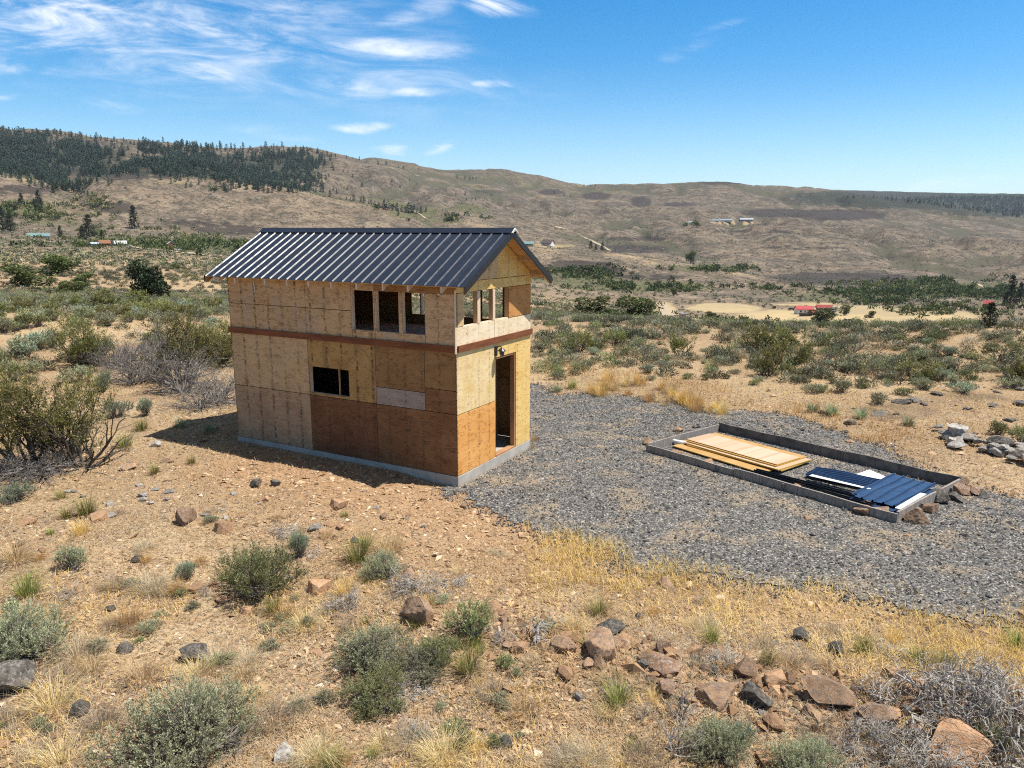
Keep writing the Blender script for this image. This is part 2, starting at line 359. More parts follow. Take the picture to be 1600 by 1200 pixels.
# plywood: s runs along the sheet, t across; dark weather stains run down the nail lines
def ply(name, axis, c0, c1, c2, stain=.6, nails=.406, grain=1., seed=0., blotch=(.0, (0, 0, 0)), knots=.5):
    t = NT(name); x, y, z = t.xyz(t.obj())
    s = x if axis == 'x' else y
    vec = t.comb(t.m_('ADD', s, seed*3.7), seed, z)
    w = t.noise(t.v_('MULTIPLY', vec, (.75, 1, 4.2)), 1.7, 3, .5)
    rings = t.m_('MULTIPLY', t.m_('ADD', t.m_('SINE', t.m_('ADD', t.m_('MULTIPLY', w, 70*grain), t.m_('MULTIPLY', z, 30))), 1.), t.sm(t.noise(t.v_('MULTIPLY', vec, (2, 1, 5)), 2.1, 3), .38, .62, 0., 1.))
    rings = t.m_('SUBTRACT', rings, .35)
    fine = t.noise(t.v_('MULTIPLY', vec, (3, 1, 55)), 2.2, 4, .65)
    big = t.noise(t.v_('MULTIPLY', vec, (1, 1, 1.4)), 1.3, 4, .6)
    c = t.mix(t.sm(big, .3, .7), c0, c1)
    c = t.mix(t.m_('MULTIPLY', t.sm(rings, .2, 1.3), .55), c, c2)
    c = t.mix(t.sm(fine, .48, .74, 0, .5), c, c2)
    d = t.m_('MULTIPLY', t.m_('ABSOLUTE', t.m_('SUBTRACT', t.m_('FRACT', t.m_('ADD', t.m_('DIVIDE', t.m_('ADD', s, t.m_('MULTIPLY', t.m_('SUBTRACT', t.noise(vec, 3, 2), .5), .05)), nails), .5)), .5)), nails)
    colm = t.sm(t.noise(t.comb(t.m_('ADD', t.m_('FLOOR', t.m_('ADD', t.m_('DIVIDE', s, nails), .5)), seed*5.3), 3.3, t.m_('MULTIPLY', z, .35)), 1.7, 1.), .28, .5)
    st = t.m_('MULTIPLY', t.m_('MULTIPLY', t.sm(d, .050, .010), colm), t.sm(t.noise(t.v_('MULTIPLY', vec, (9, 1, 11)), 1.3, 4, .65), .42, .64))
    st2 = t.m_('MULTIPLY', t.sm(d, .13, .02), t.sm(t.noise(t.v_('MULTIPLY', vec, (2.2, 1, 1.6)), 1.6, 4, .6), .5, .68, 0, .5))
    dot = t.m_('MULTIPLY', t.sm(d, .014, .007), t.sm(t.m_('ABSOLUTE', t.m_('SUBTRACT', t.m_('FRACT', t.m_('DIVIDE', z, .152)), .5)), .08, .04))
    c = t.mix(t.m_('MULTIPLY', st, stain), c, (.035, .024, .015)); c = t.mix(t.m_('MULTIPLY', st2, stain), c, (.16, .10, .05)); c = t.mix(t.m_('MULTIPLY', dot, .85), c, (.03, .02, .015))
    k = t.n('ShaderNodeTexVoronoi', {'Vector': t.v_('MULTIPLY', vec, (4.2, 1, 7)), 'Scale': 1.25, 'Randomness': 1.}).outputs['Distance']
    c = t.mix(t.sm(k, .13, .06, 0, knots), c, (.10, .05, .022))
    if blotch[0]:
        bl = t.sm(t.noise(t.v_('MULTIPLY', vec, (1.6, 1, .55)), 2.3, 4, .6), .5, .66); c = t.mix(t.m_('MULTIPLY', bl, blotch[0]), c, blotch[1])
    MT[name] = t.out(c, .8, .25, normal=t.bump(t.m_('ADD', fine, t.m_('MULTIPLY', rings, .15)), .25, .004))
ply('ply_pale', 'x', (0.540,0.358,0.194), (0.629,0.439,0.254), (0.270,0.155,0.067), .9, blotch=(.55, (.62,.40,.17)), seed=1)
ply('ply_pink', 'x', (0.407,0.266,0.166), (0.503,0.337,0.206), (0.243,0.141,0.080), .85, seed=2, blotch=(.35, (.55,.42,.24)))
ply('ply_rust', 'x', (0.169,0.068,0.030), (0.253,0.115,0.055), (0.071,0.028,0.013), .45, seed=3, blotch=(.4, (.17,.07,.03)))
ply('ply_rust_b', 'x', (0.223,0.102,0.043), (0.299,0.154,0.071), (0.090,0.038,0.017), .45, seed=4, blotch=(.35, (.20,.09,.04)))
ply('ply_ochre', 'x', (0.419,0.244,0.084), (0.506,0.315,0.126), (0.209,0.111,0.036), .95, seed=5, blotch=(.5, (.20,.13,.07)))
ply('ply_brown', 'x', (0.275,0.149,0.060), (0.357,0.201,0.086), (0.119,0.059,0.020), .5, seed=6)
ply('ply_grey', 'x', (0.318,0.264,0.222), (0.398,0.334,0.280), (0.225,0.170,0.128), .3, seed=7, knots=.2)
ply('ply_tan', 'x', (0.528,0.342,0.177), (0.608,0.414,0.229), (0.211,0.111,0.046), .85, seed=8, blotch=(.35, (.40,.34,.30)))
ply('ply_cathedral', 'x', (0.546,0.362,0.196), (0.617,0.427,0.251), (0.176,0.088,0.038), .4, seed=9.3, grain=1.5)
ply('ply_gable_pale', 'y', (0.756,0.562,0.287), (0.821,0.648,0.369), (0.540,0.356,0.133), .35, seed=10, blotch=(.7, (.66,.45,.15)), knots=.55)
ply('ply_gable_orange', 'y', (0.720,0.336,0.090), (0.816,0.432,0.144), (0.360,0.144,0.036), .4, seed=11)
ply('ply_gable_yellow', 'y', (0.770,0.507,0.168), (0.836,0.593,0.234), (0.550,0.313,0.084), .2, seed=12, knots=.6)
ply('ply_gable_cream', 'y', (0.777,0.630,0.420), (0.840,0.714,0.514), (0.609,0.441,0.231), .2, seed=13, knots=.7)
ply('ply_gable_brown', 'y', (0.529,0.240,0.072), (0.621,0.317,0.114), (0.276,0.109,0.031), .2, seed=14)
ply('ply_gable_tan', 'y', (.62,.43,.22), (.70,.52,.30), (.40,.25,.10), .3, seed=18)
ply('ply_gable_dark', 'y', (.30,.19,.10), (.40,.26,.14), (.18,.10,.05), .3, seed=19)
ply('ply_dark', 'x', (.20,.12,.065), (.28,.17,.09), (.10,.05,.025), .3, seed=15)
ply('ply_sheet', 'x', (.50,.36,.245), (.56,.42,.30), (.40,.26,.15), 0., seed=16, knots=.15)
ply('ply_sheet_brown', 'x', (.40,.235,.085), (.48,.30,.12), (.36,.20,.06), 0., seed=17, knots=.3)
def plain(name, a, b, sc=4., rough=.7, spec=.3, metal=0., bumpd=.003, st=None):
    t = NT(name); v = t.obj()
    if st: v = t.v_('MULTIPLY', v, st)
    n = t.noise(v, sc, 5, .62); MT[name] = t.out(t.mix(t.sm(n, .3, .7), a, b), rough, spec, metal, normal=t.bump(n, .3, bumpd))
plain('lumber', (.42,.25,.125), (.55,.36,.20), 6, st=(1, 1, .15)); plain('lumber_pale', (.62,.47,.32), (.74,.60,.44), 6, st=(1, 1, .15))
plain('lumber_red', (.34,.17,.08), (.46,.25,.125), 5, st=(1, 1, .3)); plain('trim_board', (.14,.045,.018), (.23,.08,.031), 5, st=(.3, .3, 2))
plain('soffit', (.55,.30,.11), (.64,.38,.16), 5, st=(.4, 2, 1)); plain('yellow_edge', (.55,.32,.045), (.62,.40,.08), 9)
plain('white_paint', (.74,.73,.70), (.82,.81,.79), 6, .5); plain('pvc', (.78,.78,.76), (.84,.84,.82), 4, .35)
plain('weathered_board', (.19,.168,.148), (.36,.325,.29), 5, .85, .2, st=(6, 6, 1.2)); plain('dark_board', (.095,.082,.075), (.21,.185,.165), 4, .85, .2)
plain('lamp_black', (.012,.012,.013), (.02,.02,.02), 5, .4, .5); plain('cable_white', (.55,.54,.52), (.7,.69,.67), 9, .6)
def glassmat():
    t = NT('lamp_glass'); MT['lamp_glass'] = t.out((.06,.058,.055), .15, .5)
glassmat()
def metalmat(name, a, b, rough=.38, dust=.25):
    t = NT(name); o = t.obj(); n = t.noise(t.v_('MULTIPLY', o, (6, 1, 1)), 1.2, 4, .6); f = t.noise(o, 9, 4, .6)
    c = t.mix(t.sm(n, .3, .7), a, b); c = t.mix(t.sm(f, .55, .8, 0, dust), c, (.20,.19,.18))
    MT[name] = t.out(c, t.sm(f, .3, .7, rough-.06, rough+.1), .5, .0, coat=.08)
metalmat('roof_metal', (.011,.018,.034), (.016,.025,.045), .36, .03); metalmat('sheet_metal', (.022,.048,.105), (.030,.062,.135), .33, .08)
metalmat('trim_metal', (.010,.012,.015), (.016,.018,.022), .4, .06)
def concrete():
    t = NT('concrete'); o = t.obj(); n = t.noise(o, 2.2, 5, .65); f = t.noise(o, 40, 3, .7)
    x, y, z = t.xyz(o)
    c = t.mix(t.sm(n, .3, .7), (.37,.345,.30), (.50,.465,.41)); c = t.mix(t.sm(f, .55, .75, 0, .4), c, (.30,.28,.25))
    c = t.mix(t.m_('MULTIPLY', t.sm(t.m_('ADD', z, t.m_('MULTIPLY', n, .1)), .13, .03), .55), c, (.40,.29,.18))
    MT['concrete'] = t.out(c, .9, .2, normal=t.bump(f, .4, .004))
concrete()
for nm, c in dict(roof_red=(.42,.055,.06), roof_dred=(.28,.035,.035), wall_white=(.74,.73,.70), wall_dark=(.11,.08,.07), wall_log=(.24,.11,.055), roof_teal=(.16,.26,.27), roof_grey=(.42,.46,.50), wall_tan=(.45,.38,.28), wall_rust=(.22,.08,.05), hay=(.50,.38,.18), tyre=(.03,.03,.03), glass_dark=(.03,.04,.05), steel_blue=(.24,.31,.36)).items():
    plain(nm, tuple(v*.88 for v in c), c, 2., .7)

def groundmat():
    t = NT('ground_soil'); p = t.pos(); x, y, z = t.xyz(p)
    r = t.v_('LENGTH', t.comb(x, y, 0.))
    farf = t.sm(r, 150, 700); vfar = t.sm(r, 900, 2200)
    n1 = t.noise(p, .32, 4, .6); n2 = t.noise(p, 2.6, 5, .65); n3 = t.noise(p, 17, 4, .7); n4 = t.noise(p, 75, 3, .7)
    c = t.mix(t.sm(n1, .36, .64), (.29,.205,.122), (.44,.335,.208))
    c = t.mix(t.sm(n2, .42, .66), c, (.35,.245,.145)); n5 = t.noise(p, 34, 4, .7)
    c = t.mix(t.sm(n3, .50, .64, 0, .8), c, (.20,.118,.065)); c = t.mix(t.sm(n5, .53, .66, 0, .75), c, (.10,.062,.038)); c = t.mix(t.sm(n5, .45, .34, 0, .55), c, (.66,.50,.29)); c = t.mix(t.sm(n3, .46, .3, 0, .45), c, (.60,.45,.25))
    c = t.mix(t.sm(n4, .5, .7, 0, .7), c, (.20,.125,.07))
    c = t.mix(t.m_('MULTIPLY', t.attr('clod'), .8), c, t.mix(t.sm(n3, .35, .65), (.25,.145,.075), (.44,.275,.15)))
    # far land: sage scrub mottled over pale soil
    s1 = t.noise(p, .05, 6, .75); s2 = t.noise(p, .24, 5, .78); s3 = t.noise(p, .0065, 4, .6); s0 = t.noise(p, .016, 6, .75)
    fc = t.mix(t.sm(s3, .38, .62), (.27,.20,.14), (.20,.16,.12))
    fc = t.mix(t.sm(s0, .5, .62, 0, .8), fc, (.36,.285,.195)); fc = t.mix(t.sm(s0, .48, .38, 0, .6), fc, (.13,.115,.085))
    fc = t.mix(t.sm(s2, .50, .58, 0, .85), fc, (.062,.056,.042)); fc = t.mix(t.sm(s1, .51, .60, 0, .8), fc, (.085,.076,.056)); fc = t.mix(t.sm(s1, .46, .38, 0, .5), fc, (.38,.30,.21))
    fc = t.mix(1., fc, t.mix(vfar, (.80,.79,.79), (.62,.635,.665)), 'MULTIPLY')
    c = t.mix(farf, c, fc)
    edge0 = t.m_('MULTIPLY', t.m_('SUBTRACT', t.m_('ADD', t.m_('MULTIPLY', s1, .5), t.m_('MULTIPLY', s0, .5)), .5), 3.6)
    def zone(nm, col, k=1.):
        nonlocal c
        at = t.attr(nm); edge = t.m_('MULTIPLY', edge0, t.m_('MINIMUM', t.m_('MULTIPLY', at, 2.), 1.))
        c = t.mix(t.m_('MULTIPLY', t.sm(t.m_('ADD', at, edge), .25, .7), k), c, col)
    zone('draw', t.mix(t.sm(s1, .4, .6), (.055,.056,.036), (.09,.085,.052)), .75)
    zone('sand', t.mix(t.sm(s2, .4, .62), (.42,.305,.175), (.31,.23,.135)), .85)
    zone('field', t.mix(t.sm(s0, .4, .6), (.46,.35,.185), (.36,.285,.165)), .9)
    zone('lush', (.20,.20,.075), .8)
    zone('green', t.mix(t.sm(s1, .4, .6), (.06,.065,.03), (.13,.125,.06)), .85)
    zone('basalt_shade', t.mix(t.sm(s2, .4, .6), (.030,.025,.025), (.055,.045,.04)), .85)  # dark rock; also paints in the creek-bank shadow and the shaded plateau face
    zone('forest', (.035,.04,.03), .85)  # forest floor, plus the right plateau's shade and haze painted in
    h = t.m_('ADD', t.m_('MULTIPLY', n3, .6), t.m_('MULTIPLY', n4, .3))
    MT['ground_soil'] = t.out(c, .95, .1, normal=t.bump(t.mix(farf, h, s2), .55, .05))
groundmat()
def gravelmat():
    t = NT('gravel_base'); p = t.pos(); n = t.noise(p, 1.1, 4, .6); v = t.n('ShaderNodeTexVoronoi', {'Vector': p, 'Scale': 34.}).outputs
    c = t.ramp(t.xyz(v['Color'])[0], [(0, (.06,.057,.053)), (.5, (.13,.124,.115)), (.85, (.23,.215,.20)), (1, (.46,.42,.36))])
    c = t.mix(t.sm(n, .48, .66, 0, .6), c, (.36,.27,.17))
    MT['gravel_base'] = t.out(c, .9, .25, normal=t.bump(v['Distance'], .9, .02))
    t = NT('gravel_stone'); c = t.ramp(t.attr('tint'), [(0, (.034,.034,.034)), (.35, (.086,.084,.082)), (.65, (.148,.144,.138)), (.85, (.25,.235,.21)), (1, (.62,.50,.36))])
    MT['gravel_stone'] = t.out(c, .8, .35)
    t = NT('chip'); c = t.ramp(t.attr('tint'), [(0, (.10,.058,.034)), (.3, (.26,.155,.085)), (.6, (.44,.29,.17)), (.85, (.60,.44,.28)), (1, (.66,.58,.48))])
    MT['chip'] = t.out(c, .9, .2)
gravelmat()
def roadmat():
    t = NT('road_dust'); p = t.pos(); n = t.noise(p, .12, 4, .6)
    MT['road_dust'] = t.out(t.mix(t.sm(n, .3, .7), (.33,.26,.18), (.42,.335,.235)), .95, .1)
roadmat()
# ------------------------------------------------------------------ the shed (local frame: x along the gable normal, so the long wall runs to x=-6.1; y along the gable)
shed = thing('wooden_shed', 'two storey unfinished plywood shed with dark metal gable roof and open window holes', 'shed', (SHED[0], SHED[1], 0), SHA)
SL, SW, ZC = 6.10, 3.05, .22
def panel(name, mat, axis, s0, s1, z0, z1, d0, d1, holes=(), label=None, gap=.006):
    g = G(); s0 += gap; s1 -= gap; z0 += gap; z1 -= gap
    S = sorted(set([s0, s1] + [min(max(v, s0), s1) for h in holes for v in h[:2]])); Z = sorted(set([z0, z1] + [min(max(v, z0), z1) for h in holes for v in h[2:]]))
    def solid(i, k):
        if i < 0 or k < 0 or i >= len(S)-1 or k >= len(Z)-1: return False
        a, b = (S[i]+S[i+1])/2, (Z[k]+Z[k+1])/2
        return not any(h[0] < a < h[1] and h[2] < b < h[3] for h in holes)
    P = (lambda s, d, z: (s, d, z)) if axis == 'x' else (lambda s, d, z: (d, s, z))
    for i in range(len(S)-1):
        for k in range(len(Z)-1):
            if not solid(i, k): continue
            a, b, c, e = S[i], S[i+1], Z[k], Z[k+1]
            for d in (d0, d1): g.add([P(a, d, c), P(b, d, c), P(b, d, e), P(a, d, e)], [(0, 1, 2, 3)])
            if not solid(i-1, k): g.add([P(a, d0, c), P(a, d1, c), P(a, d1, e), P(a, d0, e)], [(0, 1, 2, 3)])
            if not solid(i+1, k): g.add([P(b, d0, c), P(b, d1, c), P(b, d1, e), P(b, d0, e)], [(0, 1, 2, 3)])
            if not solid(i, k-1): g.add([P(a, d0, c), P(b, d0, c), P(b, d1, c), P(a, d1, c)], [(0, 1, 2, 3)])
            if not solid(i, k+1): g.add([P(a, d0, e), P(b, d0, e), P(b, d1, e), P(a, d1, e)], [(0, 1, 2, 3)])
    o = g.build(name, MT[mat], shed)
    if label: o['label'] = label
    return o
def boxes(name, mat, bl, parent=shed, label=None):
    g = G()
    for a, b in bl: g.box([min(p, q) for p, q in zip(a, b)], [max(p, q) for p, q in zip(a, b)])
    o = g.build(name, MT[mat], parent)
    if label: o['label'] = label
    return o
T = .013
boxes('foundation', 'concrete', [((-SL-.012, -.012, -.5), (-.50, .10, ZC-.004)), ((-SL-.012, SW-.1, -.5), (.012, SW+.012, ZC-.004)), ((-SL-.012, .10, -.5), (-SL+.1, SW-.1, ZC-.004)),
      ((-.1, .56, -.5), (.012, SW-.1, ZC-.004)), ((-.494, -.012, -.5), (.014, .10, ZC-.006)), ((-.1, .10, -.5), (.014, .554, ZC-.006))])
boxes('floor_slab', 'concrete', [((-SL+.1, .1, -.3), (-.1, SW-.1, ZC-.012))])
FX = lambda u: -u
def fp(mat, u0, u1, z0, z1, holes=(), label=None, y0=0.):
    return panel('plywood_panel', mat, 'x', -u1, -u0, z0, z1, y0, y0+T, [(-h[1], -h[0], h[2], h[3]) for h in holes], label)
U1, U2, U3, ZS, ZB2, ZB = 3.775, 1.955, .745, 1.46, 2.667, 2.794
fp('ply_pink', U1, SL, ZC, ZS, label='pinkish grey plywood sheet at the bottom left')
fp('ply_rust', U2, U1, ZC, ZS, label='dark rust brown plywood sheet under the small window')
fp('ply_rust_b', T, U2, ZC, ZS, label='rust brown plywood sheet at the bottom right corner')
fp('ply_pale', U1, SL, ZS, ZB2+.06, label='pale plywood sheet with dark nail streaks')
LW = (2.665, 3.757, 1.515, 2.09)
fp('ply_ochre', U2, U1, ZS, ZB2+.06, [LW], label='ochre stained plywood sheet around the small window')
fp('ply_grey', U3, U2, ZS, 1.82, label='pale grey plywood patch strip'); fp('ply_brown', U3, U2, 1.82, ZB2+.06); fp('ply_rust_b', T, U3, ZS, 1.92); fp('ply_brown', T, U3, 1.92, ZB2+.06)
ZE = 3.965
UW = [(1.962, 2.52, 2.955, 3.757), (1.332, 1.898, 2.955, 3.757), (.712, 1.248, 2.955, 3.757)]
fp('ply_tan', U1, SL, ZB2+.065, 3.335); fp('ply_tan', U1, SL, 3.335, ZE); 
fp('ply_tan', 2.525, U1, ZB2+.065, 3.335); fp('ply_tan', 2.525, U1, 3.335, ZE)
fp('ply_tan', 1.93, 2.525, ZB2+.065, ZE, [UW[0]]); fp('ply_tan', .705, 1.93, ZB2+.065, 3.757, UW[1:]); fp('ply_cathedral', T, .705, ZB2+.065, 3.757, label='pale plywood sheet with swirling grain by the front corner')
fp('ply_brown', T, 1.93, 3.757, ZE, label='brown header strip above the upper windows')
boxes('trim_board', 'trim_board', [((-SL-.03, -.040, ZB2), (-.014, -.002, ZB))])
boxes('trim_board', 'trim_board', [((.002, .03, ZB2), (.040, SW+.03, ZB))])
boxes('corner_strip', 'lumber_pale', [((-.010, -.042, ZB2-.02), (.006, -.002, ZE-.12))])
# gable wall
def gp_(mat, v0, v1, z0, z1, holes=(), label=None, name='plywood_panel'): return panel(name, mat, 'y', v0, v1, z0, z1, -T, 0., holes, label)
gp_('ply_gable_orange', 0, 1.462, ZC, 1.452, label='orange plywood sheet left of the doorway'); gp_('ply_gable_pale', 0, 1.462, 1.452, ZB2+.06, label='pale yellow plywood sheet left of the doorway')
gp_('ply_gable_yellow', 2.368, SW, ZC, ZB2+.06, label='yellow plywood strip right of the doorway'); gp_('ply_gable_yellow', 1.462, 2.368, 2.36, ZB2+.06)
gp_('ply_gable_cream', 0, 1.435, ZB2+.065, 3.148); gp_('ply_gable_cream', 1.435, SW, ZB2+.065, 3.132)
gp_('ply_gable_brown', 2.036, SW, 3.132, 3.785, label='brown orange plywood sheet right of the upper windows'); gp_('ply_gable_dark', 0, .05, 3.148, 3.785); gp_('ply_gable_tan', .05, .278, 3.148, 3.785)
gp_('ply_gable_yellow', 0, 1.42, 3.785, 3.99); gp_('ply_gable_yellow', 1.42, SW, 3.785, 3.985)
SLOPE = .5608
def roofz(y): return 4.94 - SLOPE*abs(y-1.525)            # metal plane; deck underside hangs .035 below, rafters .13
for a, b in ((0., 1.5535), (1.5565, SW)):
    g = G(); ys = [a, b] if not (a < 1.525 < b) else [a, 1.525, b]
    poly = [(a, 3.993), (b, 3.993)] + [(y, max(roofz(y)-.045, 3.995)) for y in reversed(ys)]
    g.prism(poly, 'x', -T, 0.); g.build('plywood_panel', MT['ply_gable_yellow' if a else 'ply_gable_tan'], shed)
# back wall and far gable
BW = [(-1.25, -.712, 2.955, 3.757), (-1.9, -1.33, 2.955, 3.757), (-2.52, -1.962, 2.955, 3.757), (-3.25, -2.65, 2.955, 3.757)]
panel('plywood_panel', 'ply_brown', 'x', -SL, 0, ZC, ZE, SW-T, SW, BW)
g = G(); g.prism([(T, ZC), (SW-T, ZC), (SW-T, ZE), (1.525, 4.89), (T, ZE)], 'x', -SL, -SL+T); g.build('plywood_panel', MT['ply_brown'], shed)
# window and door openings: framing studs set behind the sheathing
def frame_f(u0, u1, z0, z1, name='window'):
    w = boxes(name, 'lumber_pale', [((-u1-.036, T+.002, z0-.04), (-u0+.036, .10, z0-.003))])
    for a, b_ in ((-u0, -u0+.036), (-u1-.036, -u1)): boxes('jamb', 'lumber_pale', [((a, T+.002, z0), (b_, .10, z1))], w)
    boxes('header', 'lumber', [((-u1-.036, T+.002, z1+.003), (-u0+.036, .10, z1+.10))], w)
for h in UW: frame_f(h[0]+.002, h[1]-.002, h[2], h[3])
frame_f(LW[0]+.002, LW[1]-.002, LW[2], LW[3])
boxes('stud', 'lumber', [((-2.985, .05, LW[2]), (-2.973, .09, LW[3]))])
boxes('stud', 'lumber_pale', [((-2.58-.36, SW-.10, 2.97), (-2.58-.32, SW-.02, 3.75))])
def frame_g(v0, v1, z0, z1, right=.09):
    w = boxes('window', 'lumber_pale', [((-.10, v0-.034, z0-.04), (-T-.002, v1+.034, z0-.003))])
    for a, b_ in ((v0-.034, v0), (v1, v1+.034)): boxes('jamb', 'lumber', [((-.10, a, z0), (-T-.002, b_, z1))], w)
    boxes('header', 'lumber', [((-.10, v0-.034, z1+.003), (-T-.002, v1+.034, z1+.10))], w)
for a, b in ((.28, .775), (.892, 1.375), (1.478, 2.034)): frame_g(a, b, 3.148, 3.785)
boxes('post', 'lumber_pale', [((-.012, .778, 3.15), (-.001, .888, 3.783))]); boxes('post', 'lumber_pale', [((-.012, 1.378, 3.15), (-.001, 1.474, 3.783))])
dj = boxes('door_frame', 'lumber_red', [((-.115, 1.464, ZC), (-T-.002, 1.502, 2.36)), ((-.115, 2.328, ZC), (-T-.002, 2.366, 2.36)), ((-.115, 1.502, 2.32), (-T-.002, 2.328, 2.36))])
boxes('sill', 'lumber_red', [((-.14, 1.504, ZC-.006), (.004, 2.326, ZC+.035))], dj)
# inside
boxes('loft_floor', 'ply_sheet', [((-SL+.02, .11, 2.70), (-.12, SW-.11, 2.72))])
g = G()
for k in range(11):
    x = -.3-.55*k; g.box((x-.019, .10, 2.56), (x+.019, SW-.10, 2.698))
g.build('floor_joist', MT['lumber'], shed)
for k in range(15):
    x = -.45-.406*k
    if x < -SL+.1: break
    boxes('stud', 'lumber', [((x-.019, SW-.105, ZC), (x+.019, SW-T-.002, 2.5))])
boxes('partition', 'ply_dark', [((-2.75, 1.2, ZC), (-2.72, SW-.11, 2.55))])
# roof: deck, ribbed metal, trim, ridge, rafters, lookouts
X0, X1, YE0, YE1 = -SL-.398, .381, -.276, 3.326
def slope_pt(y, dz): return (y, roofz(y)+dz)
rf = None
def ribprofile():
    xs = []; k = 0; x = X0+.01; i = 0
    while x < X1-.05:
        w = .014 if i % 4 else .024
        xs += [(x, 0.), (x+.012, .022), (x+.012+w, .022), (x+.030+w, .0)]
        if i % 4 == 2: xs += [(x+.075, 0.), (x+.083, .0025), (x+.092, 0.), (x+.11, .0), (x+.118, .0025), (x+.127, 0.)]
        x += .2475; i += 1
    xs.append((X1-.004, 0.)); return xs
prof = ribprofile(); g = G()
nx, ny, nz = 0, SLOPE, 1
for side in (0, 1):
    ya, yb = (YE0, 1.515) if side == 0 else (YE1, 1.535)
    sg = -1 if side == 0 else 1; nrm = np.array([0, sg*SLOPE, 1.])/math.hypot(SLOPE, 1)
    V = []
    for y in (ya, yb):
        for x, hgt in prof: V.append(np.array([x, y, roofz(y)]) + nrm*hgt)
    n = len(prof)
    g.add(V, [(i, i+1, n+i+1, n+i) for i in range(n-1)])
    g.add([v-nrm*.003 for v in V], [(i, n+i, n+i+1, i+1) for i in range(n-1)])
rf = g.build('roof', MT['roof_metal'], shed); rf['label'] = 'dark ribbed metal roof'
g = G()
def slab(g, ya, yb, d0, d1, x0, x1):     # a slab that follows the slope between two y's, d = vertical offsets
    g.prism([slope_pt(ya, d0), slope_pt(yb, d0), slope_pt(yb, d1), slope_pt(ya, d1)], 'x', x0, x1)
slab(g, YE0+.012, 1.524, -.006, -.022, X0+.012, X1-.03); slab(g, 1.526, YE1-.012, -.022, -.006, X0+.012, X1-.03)
g.build('roof_deck', MT['soffit'], rf)
g = G(); V = [(X0-.02, 1.525-.13, roofz(1.395)+.030), (X0-.02, 1.525, 4.94+.055), (X0-.02, 1.655, roofz(1.655)+.030), (X0-.02, 1.655, roofz(1.655)+.020), (X0-.02, 1.525, 4.94+.044), (X0-.02, 1.395, roofz(1.395)+.020)]
W = [(X1+.03, b, c) for a, b, c in V]; g.ngon(V+W, [[0, 1, 7, 6], [1, 2, 8, 7], [2, 3, 9, 8], [3, 4, 10, 9], [4, 5, 11, 10], [5, 0, 6, 11], [0, 5, 4, 1], [1, 4, 3, 2], [6, 7, 10, 11], [7, 8, 9, 10]])
g.build('ridge_cap', MT['roof_metal'], rf)
for x in (X0-.035, X1+.025):
    g = G(); g.prism([(1.525-.12, roofz(1.405)+.026), (1.525, 4.94+.048), (1.525+.12, roofz(1.645)+.026), (1.525+.10, roofz(1.625)+.004), (1.525, 4.95), (1.525-.10, roofz(1.425)+.004)], 'x', x, x+.035); g.build('ridge_closure', MT['cable_white'], rf)
for side in (0, 1):
    ya, yb = (YE0-.006, 1.524) if side == 0 else (1.526, YE1+.006)
    for x0, x1 in ((X1-.012, X1+.006), (X0-.006, X0+.010)):
        g = G(); slab(g, ya, yb, -.125, .012, x0, x1); o = g.build('rake_trim', MT['trim_metal'], rf)
    for x0, x1 in ((X1-.052, X1-.014), (X0+.012, X0+.05)):
        g = G(); slab(g, ya+.02, yb-(.0 if side == 0 else 0), -.150, -.024, x0, x1); g.build('fly_rafter', MT['lumber_red'], rf)
    rx = [5.56, 4.66, 4.02, 3.42, 2.81, 2.16, 1.505, .91, .15, 6.08]
    for u in rx:
        g = G(); y2 = (YE0+.02, 1.50) if side == 0 else (1.55, YE1-.02)
        g.prism([slope_pt(y2[0], -.14), slope_pt(y2[1], -.14), slope_pt(y2[1], -.024), slope_pt(y2[0], -.024)], 'x', -u-.019, -u+.019)
        g.build('rafter', MT['lumber_pale'], rf)
for y in (.62, 2.43, 3.02, .03):
    g = G(); slab(g, y-.02, y+.02, -.118, -.026, .003, X1-.054); g.build('lookout', MT['lumber'], rf)
# lantern by the door, loose cable on the long wall
lamp = boxes('wall_lamp', 'lamp_black', [((.002, 1.43, 2.40), (.02, 1.53, 2.60))])
g = G(); tube(g, [(.02, 1.48, 2.55), (.07, 1.48, 2.60), (.13, 1.48, 2.60), (.15, 1.48, 2.56)], .010, 6); g.build('bracket', MT['lamp_black'], lamp)
def lathe(g, prof, c, n=14, mat=0):
    V = [(c[0]+r*math.cos(2*math.pi*k/n), c[1]+r*math.sin(2*math.pi*k/n), z) for r, z in prof for k in range(n)]
    g.add(V, [(i*n+k, i*n+(k+1) % n, (i+1)*n+(k+1) % n, (i+1)*n+k) for i in range(len(prof)-1) for k in range(n)], mat)
g = G(); lathe(g, [(.004, 2.575), (.03, 2.57), (.085, 2.52), (.085, 2.51), (.004, 2.515)], (.15, 1.48)); g.build('lamp_shade', MT['lamp_black'], lamp)
g = G(); lathe(g, [(.045, 2.51), (.055, 2.47), (.042, 2.42), (.004, 2.415)], (.15, 1.48)); g.build('lamp_globe', MT['lamp_glass'], lamp)
g = G(); tube(g, [(-5.22, -.02, 3.87), (-5.22, -.05, 3.80), (-5.19, -.04, 3.70), (-5.24, -.012, 3.62), (-5.36, -.010, 3.56), (-5.56, -.010, 3.47), (-5.60, -.014, 3.36), (-5.53, -.012, 3.23)], [.008, .012, .012, .012, .006, .006, .007, .007], 5); g.build('cable', MT['cable_white'], shed)

